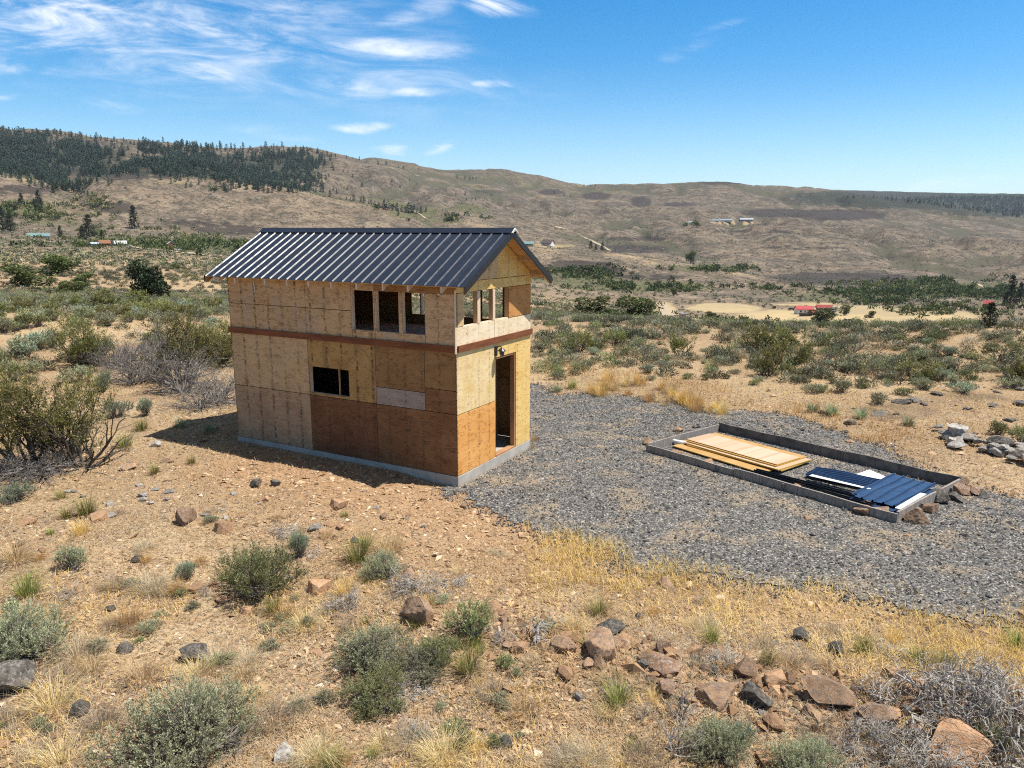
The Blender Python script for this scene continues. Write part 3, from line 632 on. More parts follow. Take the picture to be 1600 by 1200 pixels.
# ------------------------------------------------------------------ timber frame on the gravel and what lies in it
FA = np.array([3.057, 16.294]); fb = np.array([5.238, 18.13]); fc = np.array([8.816, 13.855])
fe1 = (fc-fb)/np.linalg.norm(fc-fb); fe2 = np.array([-fe1[1], fe1[0]])           # long direction, short direction (towards the back)
FD = FA; FLN, FWD = 5.55, 2.83
FROT = math.atan2(fe1[1], fe1[0])
frame = thing('timber_frame', 'long low rectangle of weathered grey boards set on edge on the gravel', 'timber frame', (FA[0], FA[1], 0), FROT)
def board(name, mat, a, b, lab=None):
    g = G(); (x0, y0, z0), (x1, y1, z1) = a, b
    n = 9; L = max(x1-x0, y1-y0); ax = 0 if x1-x0 > y1-y0 else 1
    P = []
    for k in range(n):
        t = k/(n-1); wob = .008*math.sin(t*5+x0*3+y0)+.004*math.sin(t*13+y1)
        for (p, z) in ((0, z0), (1, z0), (1, z1+wob), (0, z1+wob)):
            P.append((x0+(x1-x0)*t, (y0, y1)[p]+wob*.8, z) if ax == 0 else ((x0, x1)[p]+wob*.8, y0+(y1-y0)*t, z))
    fs = [(k*4+i, k*4+(i+1) % 4, k*4+4+(i+1) % 4, k*4+4+i) for k in range(n-1) for i in range(4)] + [(3, 2, 1, 0), (n*4-4, n*4-3, n*4-2, n*4-1)]
    g.add(P, fs); o = g.build(name, MT[mat], frame)
    if lab: o['label'] = lab
bt = .036
board('board', 'weathered_board', (0, 0, -.1), (2.3, bt, .17)); board('board', 'weathered_board', (2.305, .002, -.1), (FLN, bt+.004, .185))
board('board', 'dark_board', (0, FWD-bt, -.1), (2.05, FWD, .235)); board('board', 'dark_board', (2.055, FWD-bt-.003, -.1), (3.9, FWD-.003, .24)); board('board', 'dark_board', (3.905, FWD-bt, -.1), (FLN, FWD, .235))
board('board', 'weathered_board', (-.002, bt+.003, -.1), (bt, FWD-bt-.004, .20)); board('board', 'weathered_board', (FLN-bt, bt+.008, -.1), (FLN+.004, 1.5, .215)); board('board', 'weathered_board', (FLN-bt+.012, 1.505, -.1), (FLN+.014, FWD-bt-.004, .22), 'pale sun bleached end board')
for x, y in ((FLN+.02, .9), (FLN+.03, 2.2), (1.9, -.045), (3.4, -.045)):
    boxes('stake', 'dark_board', [((x, y, -.2), (x+.04, y+.04, .17))], frame)
def at_frame(name, label, cat, x, y, z, rz, group=None):
    p = FA + fe1*x + fe2*y; return thing(name, label, cat, (p[0], p[1], z), FROT+rz, group)
def f_local(px, py, z=.1):
    dx, dy, dz = (float(v) for v in rays(px, py)); t = (z-H)/dz; d = np.array([dx*t, dy*t])-FA; return d@fe1, d@fe2
def sheet(label, x, y, z, rz, L, W, th, mat, tilt=0., edge='yellow_edge'):
    g = G(); g.box((0, 0, 0), (L, W, th)); me = None
    o = g.build('plywood_sheet', [MT[mat], MT[edge]])
    for p in o.data.polygons:
        if abs(p.normal.z) < .5: p.material_index = 1
    q = FA + fe1*x + fe2*y; o.location = (q[0], q[1], z); o.rotation_euler = (tilt, 0, FROT+rz)
    tag(o, label, 'plywood sheet', 'plywood sheets stacked in the timber frame'); return o
sheet('brown plywood sheet lying lowest, sticking out along the front of the stack', .20, .70, .05, R(-4.5), 2.44, 1.22, .019, 'ply_sheet_brown')
sheet('yellow edged plywood sheet second from the bottom of the stack', .42, .93, .075, R(-1), 2.44, 1.16, .022, 'ply_sheet_brown')
sheet('yellow edged plywood sheet in the middle of the stack, askew', .33, .97, .102, R(-3.5), 2.50, 1.20, .022, 'ply_sheet')
sheet('plywood sheet with yellow edge just under the topmost one', .27, 1.05, .130, R(-3.0), 2.44, 1.14, .022, 'ply_sheet_brown')
sheet('pale pinkish plywood sheet on top of the stack', .29, 1.10, .158, R(-3.2), 2.42, .84, .016, 'ply_sheet')
def ribbed(name, label, cat, x, y, z, rz, L, W, pitch, mat, tilt=0., sag=0., group=None, hr=.02):
    g = G(); yy = []; p = .02
    while p < W-.03: yy += [(p, 0), (p+.012, hr), (p+.030, hr), (p+.042, 0)]; p += pitch
    yy = [(0, 0)] + yy + [(W, 0)]
    n = len(yy); m = 9
    V = [(L*k/(m-1), b, c + sag*math.sin(math.pi*k/(m-1)) + .01*math.sin(b*9+k)) for k in range(m) for b, c in yy]
    f = [(k*n+i, (k+1)*n+i, (k+1)*n+i+1, k*n+i+1) for k in range(m-1) for i in range(n-1)]
    g.add(V, f); g.add([(a, b, c-.002) for a, b, c in V], [t[::-1] for t in f])
    o = g.build(name, MT[mat]); q = FA + fe1*x + fe2*y; o.location = (q[0], q[1], z); o.rotation_euler = (tilt, R(0), FROT+rz)
    return tag(o, label, cat, group)
ribbed('metal_sheet', 'blue black ribbed metal sheet lying at the right end of the timber frame', 'metal sheet', 5.34, .46, .13, R(91), 1.86, .84, .19, 'sheet_metal', 0, .01, 'loose metal roofing sheets in the timber frame', .034)
ribbed('metal_sheet', 'dark blue metal sheet hidden mostly under the wide ribbed one', 'metal sheet', 5.42, .30, .09, R(90), 1.80, .95, .2, 'sheet_metal', 0, .0, 'loose metal roofing sheets in the timber frame')
ribbed('metal_sheet', 'narrow finely corrugated dark metal sheet in the middle of the timber frame', 'metal sheet', 3.30, 1.02, .085, R(9), 1.55, .66, .10, 'sheet_metal', 0, .015, 'loose metal roofing sheets in the timber frame', .026)
def flatstrip(name, label, cat, pts, z, mat, th=.008):
    g = G(); n = len(pts); g.ngon([(a, b, z) for a, b in pts] + [(a, b, z+th) for a, b in pts], [list(range(n))[::-1], list(range(n, 2*n))] + [[i, (i+1) % n, n+(i+1) % n, n+i] for i in range(n)])
    o = g.build(name, MT[mat]); o.location = (FA[0], FA[1], 0); o.rotation_euler = (0, 0, FROT); return tag(o, label, cat)
flatstrip('foam_board', 'bright white panel corner poking out behind the corrugated metal sheet', 'board', [(3.95, 1.86), (4.52, 1.90), (4.50, 2.12), (3.98, 2.36)], .075, 'white_paint', .02)
flatstrip('trim_strip', 'white flat metal strip lying in front of the corrugated sheet', 'trim strip', [(3.45, .90), (4.62, 1.02), (4.62, 1.10), (3.45, 1.03)], .13, 'white_paint')
flatstrip('white_plank', 'white weathered plank lying inside the end board of the timber frame', 'plank', [(5.40, .25), (5.49, .25), (5.46, 1.42), (5.36, 1.40)], .175, 'white_paint', .02)
for k, (y0, x0, x1, lab) in enumerate(((.10, 2.30, 5.1, 'long black metal trim channel lying against the front board of the timber frame'), (.22, 2.42, 5.0, 'long black metal trim channel between two others in the frame'), (.35, 2.55, 4.6, 'long black metal trim channel farthest from the front board'))):
    g = G(); w = .10; g.prism([(0, 0), (w, 0), (w, .05), (w-.006, .05), (w-.006, .006), (.03, .02), (.006, .05), (0, .05)], 'x', 0, x1-x0)
    o = g.build('trim_channel', MT['trim_metal']); q = FA + fe1*x0 + fe2*y0; o.location = (q[0], q[1], .05+.03*k); o.rotation_euler = (0, 0, FROT+R(1.2*k)); tag(o, lab, 'trim channel', 'black trim channels in the timber frame')
g = G(); tube(g, [(0, 0, 0), (.12, .01, 0), (.24, .05, .0), (.30, .10, .0)], [.045, .045, .045, .045], 10); o = g.build('drain_pipe', MT['pvc']); q = FA + fe1*.02 + fe2*.95; o.location = (q[0], q[1], .1); o.rotation_euler = (0, 0, FROT); tag(o, 'short white plastic pipe lying at the left end of the plywood stack', 'pipe')

# ------------------------------------------------------------------ labels for the many look-alikes: described by the nearest thing one can find in the photo
ANCH = [('the shed doorway', 790, 690), ('the shed front corner', 716, 765), ('the shed far left corner', 365, 685), ('the small shed window', 516, 640), ('the timber frame left corner', 1015, 690), ('the timber frame far corner', 1125, 658),
        ('the timber frame right end', 1500, 745), ('the timber frame front corner', 1415, 805), ('the white rock pile', 1530, 700), ('the big brown rock', 655, 950), ('the flat topped orange rock', 940, 1018), ('the large pinkish boulder', 1500, 1160),
        ('the tan slab rock', 1305, 1085), ('the tangle of grey dead brush', 1470, 1110), ('the large sagebrush before the shed', 405, 885), ('the broad bottom left sagebrush', 285, 1130), ('the tall bitterbrush at the left edge', 80, 660), ('the bitterbrush behind the shed', 295, 560),
        ('the sprawling foreground sagebrush', 610, 1040), ('the dark boulder at the left edge', 28, 1065), ('the solitary pine left of the shed', 232, 445), ('the tan plank outhouse', 1068, 494), ('the red roofed house', 1265, 485), ('the small red roofed hut', 1543, 472), ('the tall golden grass', 1020, 605), ('the pine by the field', 1545, 495), ('the round green sagebrush', 746, 965)]
_seen = {}
_o = 'first second third fourth fifth sixth seventh eighth ninth tenth eleventh twelfth thirteenth fourteenth fifteenth sixteenth seventeenth eighteenth nineteenth'.split()
ORD = [''] + [w + ' ' for w in _o[1:]] + ['twentieth '] + ['twenty-' + w + ' ' for w in _o[:9]] + ['thirtieth '] + ['thirty-' + w + ' ' for w in _o[:9]] + ['fortieth '] + ['forty-' + w + ' ' for w in _o[:9]]
def relabel(items, noun):
    """items: list of (object, px, py, adjectives). Labels count outwards from the nearest landmark, on one of its four sides."""
    buck = {}
    for o, px, py, adj in items:
        best = min(range(len(ANCH)), key=lambda i: math.hypot(px-ANCH[i][1], (py-ANCH[i][2])*1.3)); a = ANCH[best]
        dx, dy = px-a[1], (py-a[2])*1.6
        side = ('right of' if dx > 0 else 'left of') if abs(dx) > abs(dy) else ('in front of' if dy > 0 else 'behind')
        buck.setdefault((best, side), []).append((math.hypot(dx, dy), o, adj))
    for (b, side), L in buck.items():
        L.sort(key=lambda t: t[0])
        for k, (_, o, adj) in enumerate(L):
            o['label'] = f"{adj} {noun}, {ORD[min(k, 48)]}closest {side} {ANCH[b][0]}"

# ------------------------------------------------------------------ rocks
def icos(sub):
    import bmesh
    bm = bmesh.new(); bmesh.ops.create_icosphere(bm, subdivisions=sub, radius=1.); v = np.array([x.co[:] for x in bm.verts]); f = np.array([[w.index for w in q.verts] for q in bm.faces]); bm.free(); return v, f
IC3, IC2 = icos(4), icos(2)
def rock_mesh(name, mat, seed, flat=.6, cuts=14, elong=1.35, ic=IC3):
    r = np.random.default_rng(seed); v, f = ic; v = v.copy()*[elong, 1, flat*1.25]
    for k in range(cuts):
        n = unit(r.normal(size=3)*[1, 1, 1.1]); d = r.uniform(.40, .74)*np.linalg.norm(n*[elong, 1, flat*1.25]); s = v@n
        v = v - np.outer(np.maximum(s-d, 0), n)*.97
    nz = np.array([fbm(v[:, 0]*2.2+seed, v[:, 1]*2.2+v[:, 2]*1.7, 3, seed)-.5]).T
    v = v*(1+.10*nz); f2 = fbm(v[:, 0]*9, v[:, 1]*9+v[:, 2]*8, 3, seed+3)-.5; v = v + unit(v)*(f2*.07)[:, None]
    g = G(); g.add(v, f); return g.build(name, MT[mat], mesh_only=True)
RK = {}
for k, m in enumerate(['rock_red', 'rock_orange', 'rock_brown', 'rock_dark', 'rock_white']):
    RK[m] = [rock_mesh('rock', m, 100+10*k+j, fl) for j, fl in enumerate((.62, .42, .75, .34))]
ROCKS = []
def rock(px, py, w, mat='rock_red', k=0, rz=None, label=None, sink=.3, hk=1., name='rock', grp='rocks scattered on the dry ground', zadd=0.):
    x, y, z = ground_at(px, py); d = math.sqrt(x*x+y*y+(H-z)**2); s = w/F*d/2.3
    o = link(name, RK[mat][k % 4]); o.location = (x, y, z + s*(.55*(1-sink)-.1)*hk + zadd); o.rotation_euler = (random.uniform(-.2, .2), random.uniform(-.2, .2), random.uniform(0, 6.28) if rz is None else rz); o.scale = (s, s*random.uniform(.85, 1.1), s*hk)
    tag(o, label, 'rock', grp)
    if not label: ROCKS.append((o, px, py, {'rock_red': 'reddish brown', 'rock_orange': 'orange', 'rock_brown': 'brown', 'rock_dark': 'dark grey', 'rock_white': 'pale grey'}[mat]))
    return o
big = dict(grp='large rocks in the foreground')
rock(655, 966, 70, 'rock_red', 0, .4, 'big blocky reddish brown rock beside dead brush in the foreground', .15, 1.3, **big)
rock(940, 1026, 74, 'rock_red', 1, 1.9, 'flat topped orange brown rock with a dark underside in the foreground', .1, 1.35, **big)
rock(1500, 1176, 112, 'rock_orange', 1, 2.9, 'large pinkish orange boulder half buried in grey dead brush', .5, 1., **big)
rock(1305, 1092, 88, 'rock_red', 3, 2.5, 'tan slab rock tilted beside the dead brush in the foreground', .45, 1.1, **big)
rock(28, 1080, 66, 'rock_dark', 0, .3, 'dark grey boulder at the left edge of the foreground', .2, 1.1, **big)
rock(290, 820, 38, 'rock_brown', 2, 1., 'brown rounded rock with a white spot on bare soil before the shed', .2, 1.1, **big)
rock(350, 830, 38, 'rock_orange', 0, 2.1, 'smooth orange rock on the bare soil before the shed', .25, **big)
rock(530, 793, 34, 'rock_orange', 0, .2, 'orange wedge shaped rock near the shed shadow', .25, **big)
rock(500, 925, 44, 'rock_orange', 0, .2, 'orange rock beside grey dead twigs in the foreground', .25, 1.1, **big)
rock(530, 968, 30, 'rock_red', 1, .2, 'small bright orange flat rock in front of the dead twigs', .25, **big)
rock(1120, 1085, 88, 'rock_red', 3, .15, 'long low brown ledge rock in the foreground', .55, .8, **big)
rock(1040, 1045, 84, 'rock_brown', 3, -.2, 'dark shadowed ledge rock behind the long brown one', .6, .7, **big)
rock(885, 1012, 50, 'rock_red', 0, .8, 'reddish rock beside a twisted dead stump', .25, **big)
rock(815, 1015, 40, 'rock_orange', 1, .1, 'low orange rock under the twisted dead stump', .3, **big)
rock(955, 985, 56, 'rock_dark', 3, .0, 'flat grey rock with dark underside behind the flat topped one', .1, .8, **big)
rock(1165, 1050, 44, 'rock_red', 2, .6, 'reddish rock at the back of the foreground rock line', .25, **big)
rock(1178, 1092, 52, 'rock_dark', 1, 2.3, 'tilted grey rock slab in the foreground rock line', .2, 1.4, **big)
rock(1045, 1078, 34, 'rock_brown', 0, 1., 'rounded brown rock left of the long ledge rock', .2, 1.1, **big)
rock(1210, 1065, 56, 'rock_orange', 1, .6, 'tan flat rock left of the tilted slab', .3, 1., **big)
rock(1380, 1125, 60, 'rock_red', 3, 2.6, 'cracked orange slab right of the tan slab rock', .2, 1.2, **big)
rock(1010, 1030, 36, 'rock_red', 1, .4, 'small reddish rock right of the flat topped one', .3, 1., **big)
rock(1420, 1075, 50, 'rock_orange', 1, .9, 'pale orange rock above the grey dead brush', .3, 1., **big)
rock(1470, 1065, 40, 'rock_brown', 1, .2, 'brown rock at the top of the dead brush', .3, 1., **big)
fr = [(1013,694,22,'rock_red',0),(1060,674,17,'rock_red',0),(1058,711,18,'rock_orange',0),(1085,720,14,'rock_red',1),(1108,727,22,'rock_orange',1),(1243,767,24,'rock_red',1),(1278,777,24,'rock_dark',1),(1290,774,16,'rock_brown',1),(1350,800,26,'rock_brown',0),(1358,790,20,'rock_brown',3),(1380,804,30,'rock_brown',1),(1432,812,30,'rock_red',2),(1455,797,30,'rock_brown',1),(1471,782,26,'rock_dark',2),(1493,778,24,'rock_dark',1),(1502,768,26,'rock_brown',0),(1525,768,26,'rock_brown',3),(1535,772,20,'rock_dark',1),(1505,752,20,'rock_brown',1),(1230,764,14,'rock_red',1),(1087,668,13,'rock_dark',1),(1340,793,14,'rock_dark',1)]
for a in fr: rock(a[0], a[1], a[2]*1.3, *a[3:], sink=.2, grp='rocks laid against the timber frame')
for k in range(52):
    t = random.random(); px = 1470+t*150+random.uniform(-14, 14); py = 676+t*42+random.uniform(-12, 14)
    rock(px, py, random.uniform(9, 30)*(.7+.5*random.random()), random.choice(['rock_white']*5+['rock_dark', 'rock_brown']), random.randrange(4), sink=.1, hk=.9, grp='pale rocks in the pile by the right edge', zadd=random.uniform(0, .1))
rock(1495, 682, 44, 'rock_white', 0, .3, 'large bright pale rock at the top of the rock pile by the right edge', .0, 1.2, grp='pale rocks in the pile by the right edge')
for k in range(85):   # broken rock along the foreground ridge
    t = random.random(); px = 770+t*830; py = 985+t*145+random.gauss(0, 18)
    rock(px, py, random.choice([random.uniform(10, 26), random.uniform(10, 26), random.uniform(18, 34)]), random.choice(['rock_red', 'rock_red', 'rock_orange', 'rock_brown', 'rock_dark']), random.randrange(4), sink=.45, hk=random.uniform(.8, 1.2), grp='broken rocks along the foreground ridge')
for px, py, w, m in [(45,823,26,'rock_orange'),(155,815,28,'rock_orange'),(215,880,18,'rock_dark'),(175,955,20,'rock_dark'),(310,925,30,'rock_orange'),(388,958,24,'rock_orange'),(600,810,20,'rock_red'),(630,838,22,'rock_orange'),(725,792,18,'rock_red'),(490,830,28,'rock_white'),(570,852,18,'rock_white'),(635,812,14,'rock_white'),(640,900,24,'rock_orange'),(555,848,24,'rock_dark'),(695,950,24,'rock_orange'),(905,1088,24,'rock_white'),(885,1056,38,'rock_orange'),(995,892,22,'rock_orange'),(1040,916,30,'rock_red'),(445,1185,50,'rock_white'),(795,1165,26,'rock_dark'),(1255,995,34,'rock_dark'),(1310,1020,34,'rock_dark'),(130,1115,30,'rock_dark'),(310,1030,44,'rock_dark'),(200,1020,24,'rock_dark'),(1000,965,16,'rock_dark'),(1135,1165,26,'rock_orange'),(1210,1130,34,'rock_orange'),(1200,1185,40,'rock_orange'),(800,1055,22,'rock_orange'),(565,1010,20,'rock_white'),(780,1105,18,'rock_orange'),(430,760,20,'rock_dark'),(400,762,24,'rock_dark'),(225,785,16,'rock_white'),(245,700,22,'rock_white'),(265,725,22,'rock_red'),(205,735,26,'rock_red'),(1600,1120,40,'rock_brown'),(1000,990,16,'rock_orange'),(1075,905,18,'rock_orange'),(1330,690,15,'rock_red'),(1600,960,20,'rock_orange'),(1262,810,14,'rock_orange'),(1420,835,14,'rock_orange'),(905,722,10,'rock_orange')]:
    rock(px, py, w, m, random.randrange(4), sink=.35)
for k in range(48):
    px, py = random.uniform(0, 1600), random.uniform(760, 1200); x, y, z = ground_at(px, py)
    if poly_sd(PAD, np.array([x]), np.array([y]))[0] > -.2: continue
    rock(px, py, random.uniform(8, 20), random.choice(['rock_red', 'rock_orange', 'rock_orange', 'rock_brown', 'rock_dark', 'rock_white']), random.randrange(4), sink=.4)
for k in range(16):   # flat dark rocks in the dry grass right of the shed
    px, py = random.uniform(1270, 1600), random.uniform(598, 660)
    rock(px, py, random.uniform(14, 36), 'rock_dark', random.choice([1, 3]), sink=.3, hk=.7, grp='dark flat rocks in the dry grass behind the timber frame')
for px, py, w in [(118,772,12),(130,780,12),(172,792,18),(225,778,22),(236,790,16),(243,768,14),(262,784,16),(268,772,18),(176,810,20),(322,808,16),(348,800,14),(352,812,12),(218,762,14),(365,775,18),(590,795,12),(600,808,14),(405,790,12)]:
    rock(px, py, w, 'rock_white', random.randrange(4), sink=.35, hk=.8)
relabel(ROCKS, 'rock')
# ------------------------------------------------------------------ plants
def sage_proto(seed, Rr=.5, hgt=.62, lobes=6, sprigs=190, leaf=13, leafmat='sage_grey', wide=1., dead=.25, ll=.05):
    r = np.random.default_rng(seed); gf, gs = G(), G()
    ang = np.arange(lobes)*2.4+r.uniform(0, 6); q = np.sqrt((np.arange(lobes)+.3)/lobes)*.62
    C = np.stack([np.cos(ang)*q*Rr*wide, np.sin(ang)*q*Rr*wide, hgt*(.62-.42*q/.62*.8)*r.uniform(.6, 1.3, lobes)], 1); rad = r.uniform(.17, .42, lobes)*Rr
    per = np.maximum((sprigs*rad**2/np.sum(rad**2)).astype(int), 8)
    for c, ra, m in zip(C, rad, per):
        d = r.normal(size=(m, 3)); d[:, 2] = np.abs(d[:, 2])*1.1-.45; d = unit(d)
        p = c + d*ra*r.uniform(.4, 1.02, (m, 1))*[1, 1, .85]; p[:, 2] = np.maximum(p[:, 2], r.uniform(.02, .1, m))
        gd = unit(d*.75 + [0, 0, .8] + r.normal(0, .2, (m, 3))); sl = r.uniform(.08, .17, m)*Rr/.5
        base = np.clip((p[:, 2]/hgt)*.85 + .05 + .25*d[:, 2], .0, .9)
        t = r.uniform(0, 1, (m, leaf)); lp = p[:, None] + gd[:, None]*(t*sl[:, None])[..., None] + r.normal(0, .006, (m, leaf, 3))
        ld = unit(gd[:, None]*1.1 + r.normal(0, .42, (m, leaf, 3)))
        tint = np.clip(base[:, None]*.45 + .10 + .62*t*r.uniform(.7, 1.2, (m, 1)) + r.normal(0, .07, (m, leaf)), 0, 1)  # lit tips and dark gaps painted into the leaf colour
        leaves(gf, lp.reshape(-1, 3), ld.reshape(-1, 3), r.uniform(.7, 1.3, m*leaf)*ll*Rr/.5, ll*.30*Rr/.5, 0, tint.ravel())
        k = max(3, m//5); b0 = np.stack([c[0]*.15+r.normal(0, .03, k), c[1]*.15+r.normal(0, .03, k), np.zeros(k)], 1); mid = c*[.6, .6, .45] + r.normal(0, .05, (k, 3)); mid[:, 2] = np.abs(mid[:, 2])
        cones(gs, b0, mid, .012*Rr/.5, .008*Rr/.5, 4, 0, .5); cones(gs, mid, p[:k], .008*Rr/.5, .003, 3, 0, .3)
        q = p[r.integers(0, m, int(m*dead))]; cones(gs, mid[r.integers(0, k, len(q))], q + gd[r.integers(0, m, len(q))]*.02, .005*Rr/.5, .002, 3, 0, .1)
    return gf.build('foliage', MT[leafmat], mesh_only=True), gs.build('stem', MT['twig'], mesh_only=True)
def join_proto(seed, mats, **k):
    gf = G(); a, b = sage_proto(seed, **k)
    return a, b
def grow(out, tips, pos, d, L, rad, depth, r, curl=.35, up=.15, split=(2, 4), shrink=.68):
    n = 4; pts = [pos]; ds = d
    for i in range(n):
        ds = ds + r.normal(0, curl/n*1.6, 3) + np.array([0, 0, up/n]); ds = ds/np.linalg.norm(ds); pts.append(pts[-1] + ds*L/n)
        if pts[-1][2] < .02: pts[-1][2] = .02
    rr = np.linspace(rad, rad*.62, n+1); out.append((np.array(pts), rr))
    if depth == 0: tips.append((pts[-1], ds)); tips.append((pts[2], ds)); return
    for k in range(r.integers(*split)+1):
        j = r.integers(2, n+1); nd = ds + r.normal(0, .55, 3); nd = nd/np.linalg.norm(nd)
        grow(out, tips, pts[j], nd, L*shrink*r.uniform(.75, 1.15), rr[j]*.62, depth-1, r, curl, up, split, shrink)
def brush_proto(seed, stems=7, L=.55, rad=.03, depth=3, leafmat='bitter_leaf', tilt=.7, leaf=9, frac=1., wood='dark_wood', up=.3, ll=.06, curl=.5, split=(2, 4)):
    r = np.random.default_rng(seed); out, tips = [], []
    for k in range(stems):
        a = 2*math.pi*k/stems + r.uniform(-.4, .4); t = tilt*r.uniform(.35, 1.15); d = np.array([math.cos(a)*math.sin(t), math.sin(a)*math.sin(t), math.cos(t)])
        grow(out, tips, np.array([math.cos(a)*.06, math.sin(a)*.06, 0.]), d, L*r.uniform(.7, 1.2), rad*r.uniform(.6, 1.1), depth, r, curl, up, split)
    gs = G()
    for p, rr in out: cones(gs, p[:-1], p[1:], rr[:-1], rr[1:], 5 if rr[0] > .01 else 3, 0, r.uniform(0, .7))
    st = gs.build('stem', MT[wood], mesh_only=True)
    fo = None
    if leafmat and frac > 0:
        gf = G(); tp = np.array([t[0] for t in tips]); td = np.array([t[1] for t in tips]); sel = r.random(len(tp)) < frac; tp, td = tp[sel], td[sel]; m = len(tp)
        t = r.uniform(-.3, 1, (m, leaf)); gd = unit(td + [0, 0, .5]); sl = r.uniform(.10, .22, m)
        lp = tp[:, None] + gd[:, None]*(t*sl[:, None])[..., None] + r.normal(0, .018, (m, leaf, 3)); ld = unit(gd[:, None] + r.normal(0, .5, (m, leaf, 3)))
        hz = np.clip(tp[:, 2]/max(tp[:, 2].max(), .1), 0, 1)[:, None]
        leaves(gf, lp.reshape(-1, 3), ld.reshape(-1, 3), r.uniform(.7, 1.3, m*leaf)*ll, ll*.26, 0, np.clip(.15+.45*hz+.3*t+r.normal(0, .1, (m, leaf)), 0, 1).ravel())
        fo = gf.build('foliage', MT[leafmat], mesh_only=True)
    return fo, st
def tuft_proto(seed, mat, n=150, L=.42, lean=.55, W=.007, rad=.07, bend=.5, old='straw'):
    r = np.random.default_rng(seed); g = G(); a = r.uniform(0, 6.28, n); q = np.sqrt(r.random(n))*rad
    p = np.stack([np.cos(a)*q, np.sin(a)*q, np.full(n, -.01)], 1); az = a + r.normal(0, .5, n)
    blades(g, p, az, np.abs(r.normal(0, lean*.6, n)) + q/rad*lean*.5, L*r.uniform(.45, 1.05, n), W, 0, np.clip(r.normal(.5, .22, n), 0, 1), r.uniform(.1, bend*1.5, n))
    k = n//3; a = r.uniform(0, 6.28, k)
    blades(g, np.stack([np.cos(a)*rad, np.sin(a)*rad, np.full(k, 0.)], 1), a, r.uniform(.7, 1.3, k), L*r.uniform(.3, .7, k), W, 1, np.clip(r.normal(.5, .25, k), 0, 1), .4)
    return g.build('grass_tuft', [MT[mat], MT[old]], mesh_only=True)

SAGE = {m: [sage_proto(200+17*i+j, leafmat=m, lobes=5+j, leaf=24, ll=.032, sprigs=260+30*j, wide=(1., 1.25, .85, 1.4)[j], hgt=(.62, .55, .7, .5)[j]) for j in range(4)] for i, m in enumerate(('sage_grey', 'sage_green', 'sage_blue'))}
ADJ = {'sage_grey': 'grey green', 'sage_green': 'olive green', 'sage_blue': 'silvery blue green'}
BUSH = []
def place(root, px, py, w, protow, rz=None, hk=1.):
    x, y, z = ground_at(px, py); d = math.sqrt(x*x+y*y+(H-z)**2); s = w/F*d/protow
    root.location = (x, y, z-.02); root.rotation_euler = (0, 0, random.uniform(0, 6.28) if rz is None else rz); root.scale = (s, s, s*hk); return s
def shrub(name, pr, px, py, w, protow, label, cat, group, rz=None, hk=1., adj=None):
    t = thing(name, label, cat, group=group); fo, st = pr
    if fo: link('foliage', fo, t)
    link('stem', st, t); place(t, px, py, w, protow, rz, hk)
    if not label: BUSH.append((t, px, py, adj))
    return t
sg = 'sagebrush growing in the foreground'
BIG = {m: sage_proto(300+i, Rr=.5, lobes=12, sprigs=620, leaf=32, leafmat=m, wide=1.3, hgt=.55, ll=.024) for i, m in enumerate(('sage_grey', 'sage_green'))}
BIG2 = {m: sage_proto(310+i, Rr=.5, lobes=15, sprigs=660, leaf=32, leafmat=m, wide=1.5, hgt=.48, ll=.024, dead=.5) for i, m in enumerate(('sage_grey', 'sage_green'))}
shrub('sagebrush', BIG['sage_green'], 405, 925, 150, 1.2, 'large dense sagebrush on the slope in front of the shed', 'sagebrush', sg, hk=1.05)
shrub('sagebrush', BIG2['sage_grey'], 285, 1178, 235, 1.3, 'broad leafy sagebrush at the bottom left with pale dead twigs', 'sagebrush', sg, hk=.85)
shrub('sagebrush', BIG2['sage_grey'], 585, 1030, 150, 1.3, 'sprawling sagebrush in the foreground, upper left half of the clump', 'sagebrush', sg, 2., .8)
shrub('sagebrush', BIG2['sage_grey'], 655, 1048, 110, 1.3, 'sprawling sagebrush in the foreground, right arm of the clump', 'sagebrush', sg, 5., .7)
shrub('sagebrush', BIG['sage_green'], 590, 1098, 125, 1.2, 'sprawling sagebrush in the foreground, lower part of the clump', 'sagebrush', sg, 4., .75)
shrub('sagebrush', SAGE['sage_green'][0], 746, 992, 92, 1.0, 'round green sagebrush right of the big brown rock', 'sagebrush', sg, 1.)
shrub('sagebrush', SAGE['sage_green'][1], 690, 1032, 80, 1.1, 'twiggy yellowish sagebrush below the round green one', 'sagebrush', sg, 2., 1.1)
shrub('sagebrush', BIG2['sage_grey'], 28, 1022, 150, 1.3, 'grey sagebrush at the left edge above the dark boulder', 'sagebrush', sg, 3.)
shrub('sagebrush', SAGE['sage_grey'][0], 112, 890, 62, 1.0, 'small dark twiggy sagebrush near the left edge', 'sagebrush', sg)
shrub('sagebrush', SAGE['sage_blue'][2], 295, 905, 40, .9, 'small silvery sagebrush left of the large one before the shed', 'sagebrush', sg)
shrub('sagebrush', SAGE['sage_blue'][2], 472, 872, 40, .9, 'upright blue green sagebrush touching the right of the large one', 'sagebrush', sg, None, 1.6)
shrub('sagebrush', BIG['sage_grey'], 600, 902, 84, 1.2, 'thin grey sagebrush with bare twigs behind the big brown rock', 'sagebrush', sg)
shrub('sagebrush', BIG['sage_grey'], 1120, 1180, 110, 1.2, 'pale sagebrush with bare white branches at the bottom right', 'sagebrush', sg, 1., 1.1)
shrub('sagebrush', SAGE['sage_blue'][0], 1155, 1165, 60, 1., 'bright silvery tip of sagebrush beside the pale one', 'sagebrush', sg, 1., 1.3)
shrub('sagebrush', BIG['sage_grey'], 1260, 1215, 120, 1.2, 'grey sagebrush cut off by the bottom edge right of centre', 'sagebrush', sg, 2.)
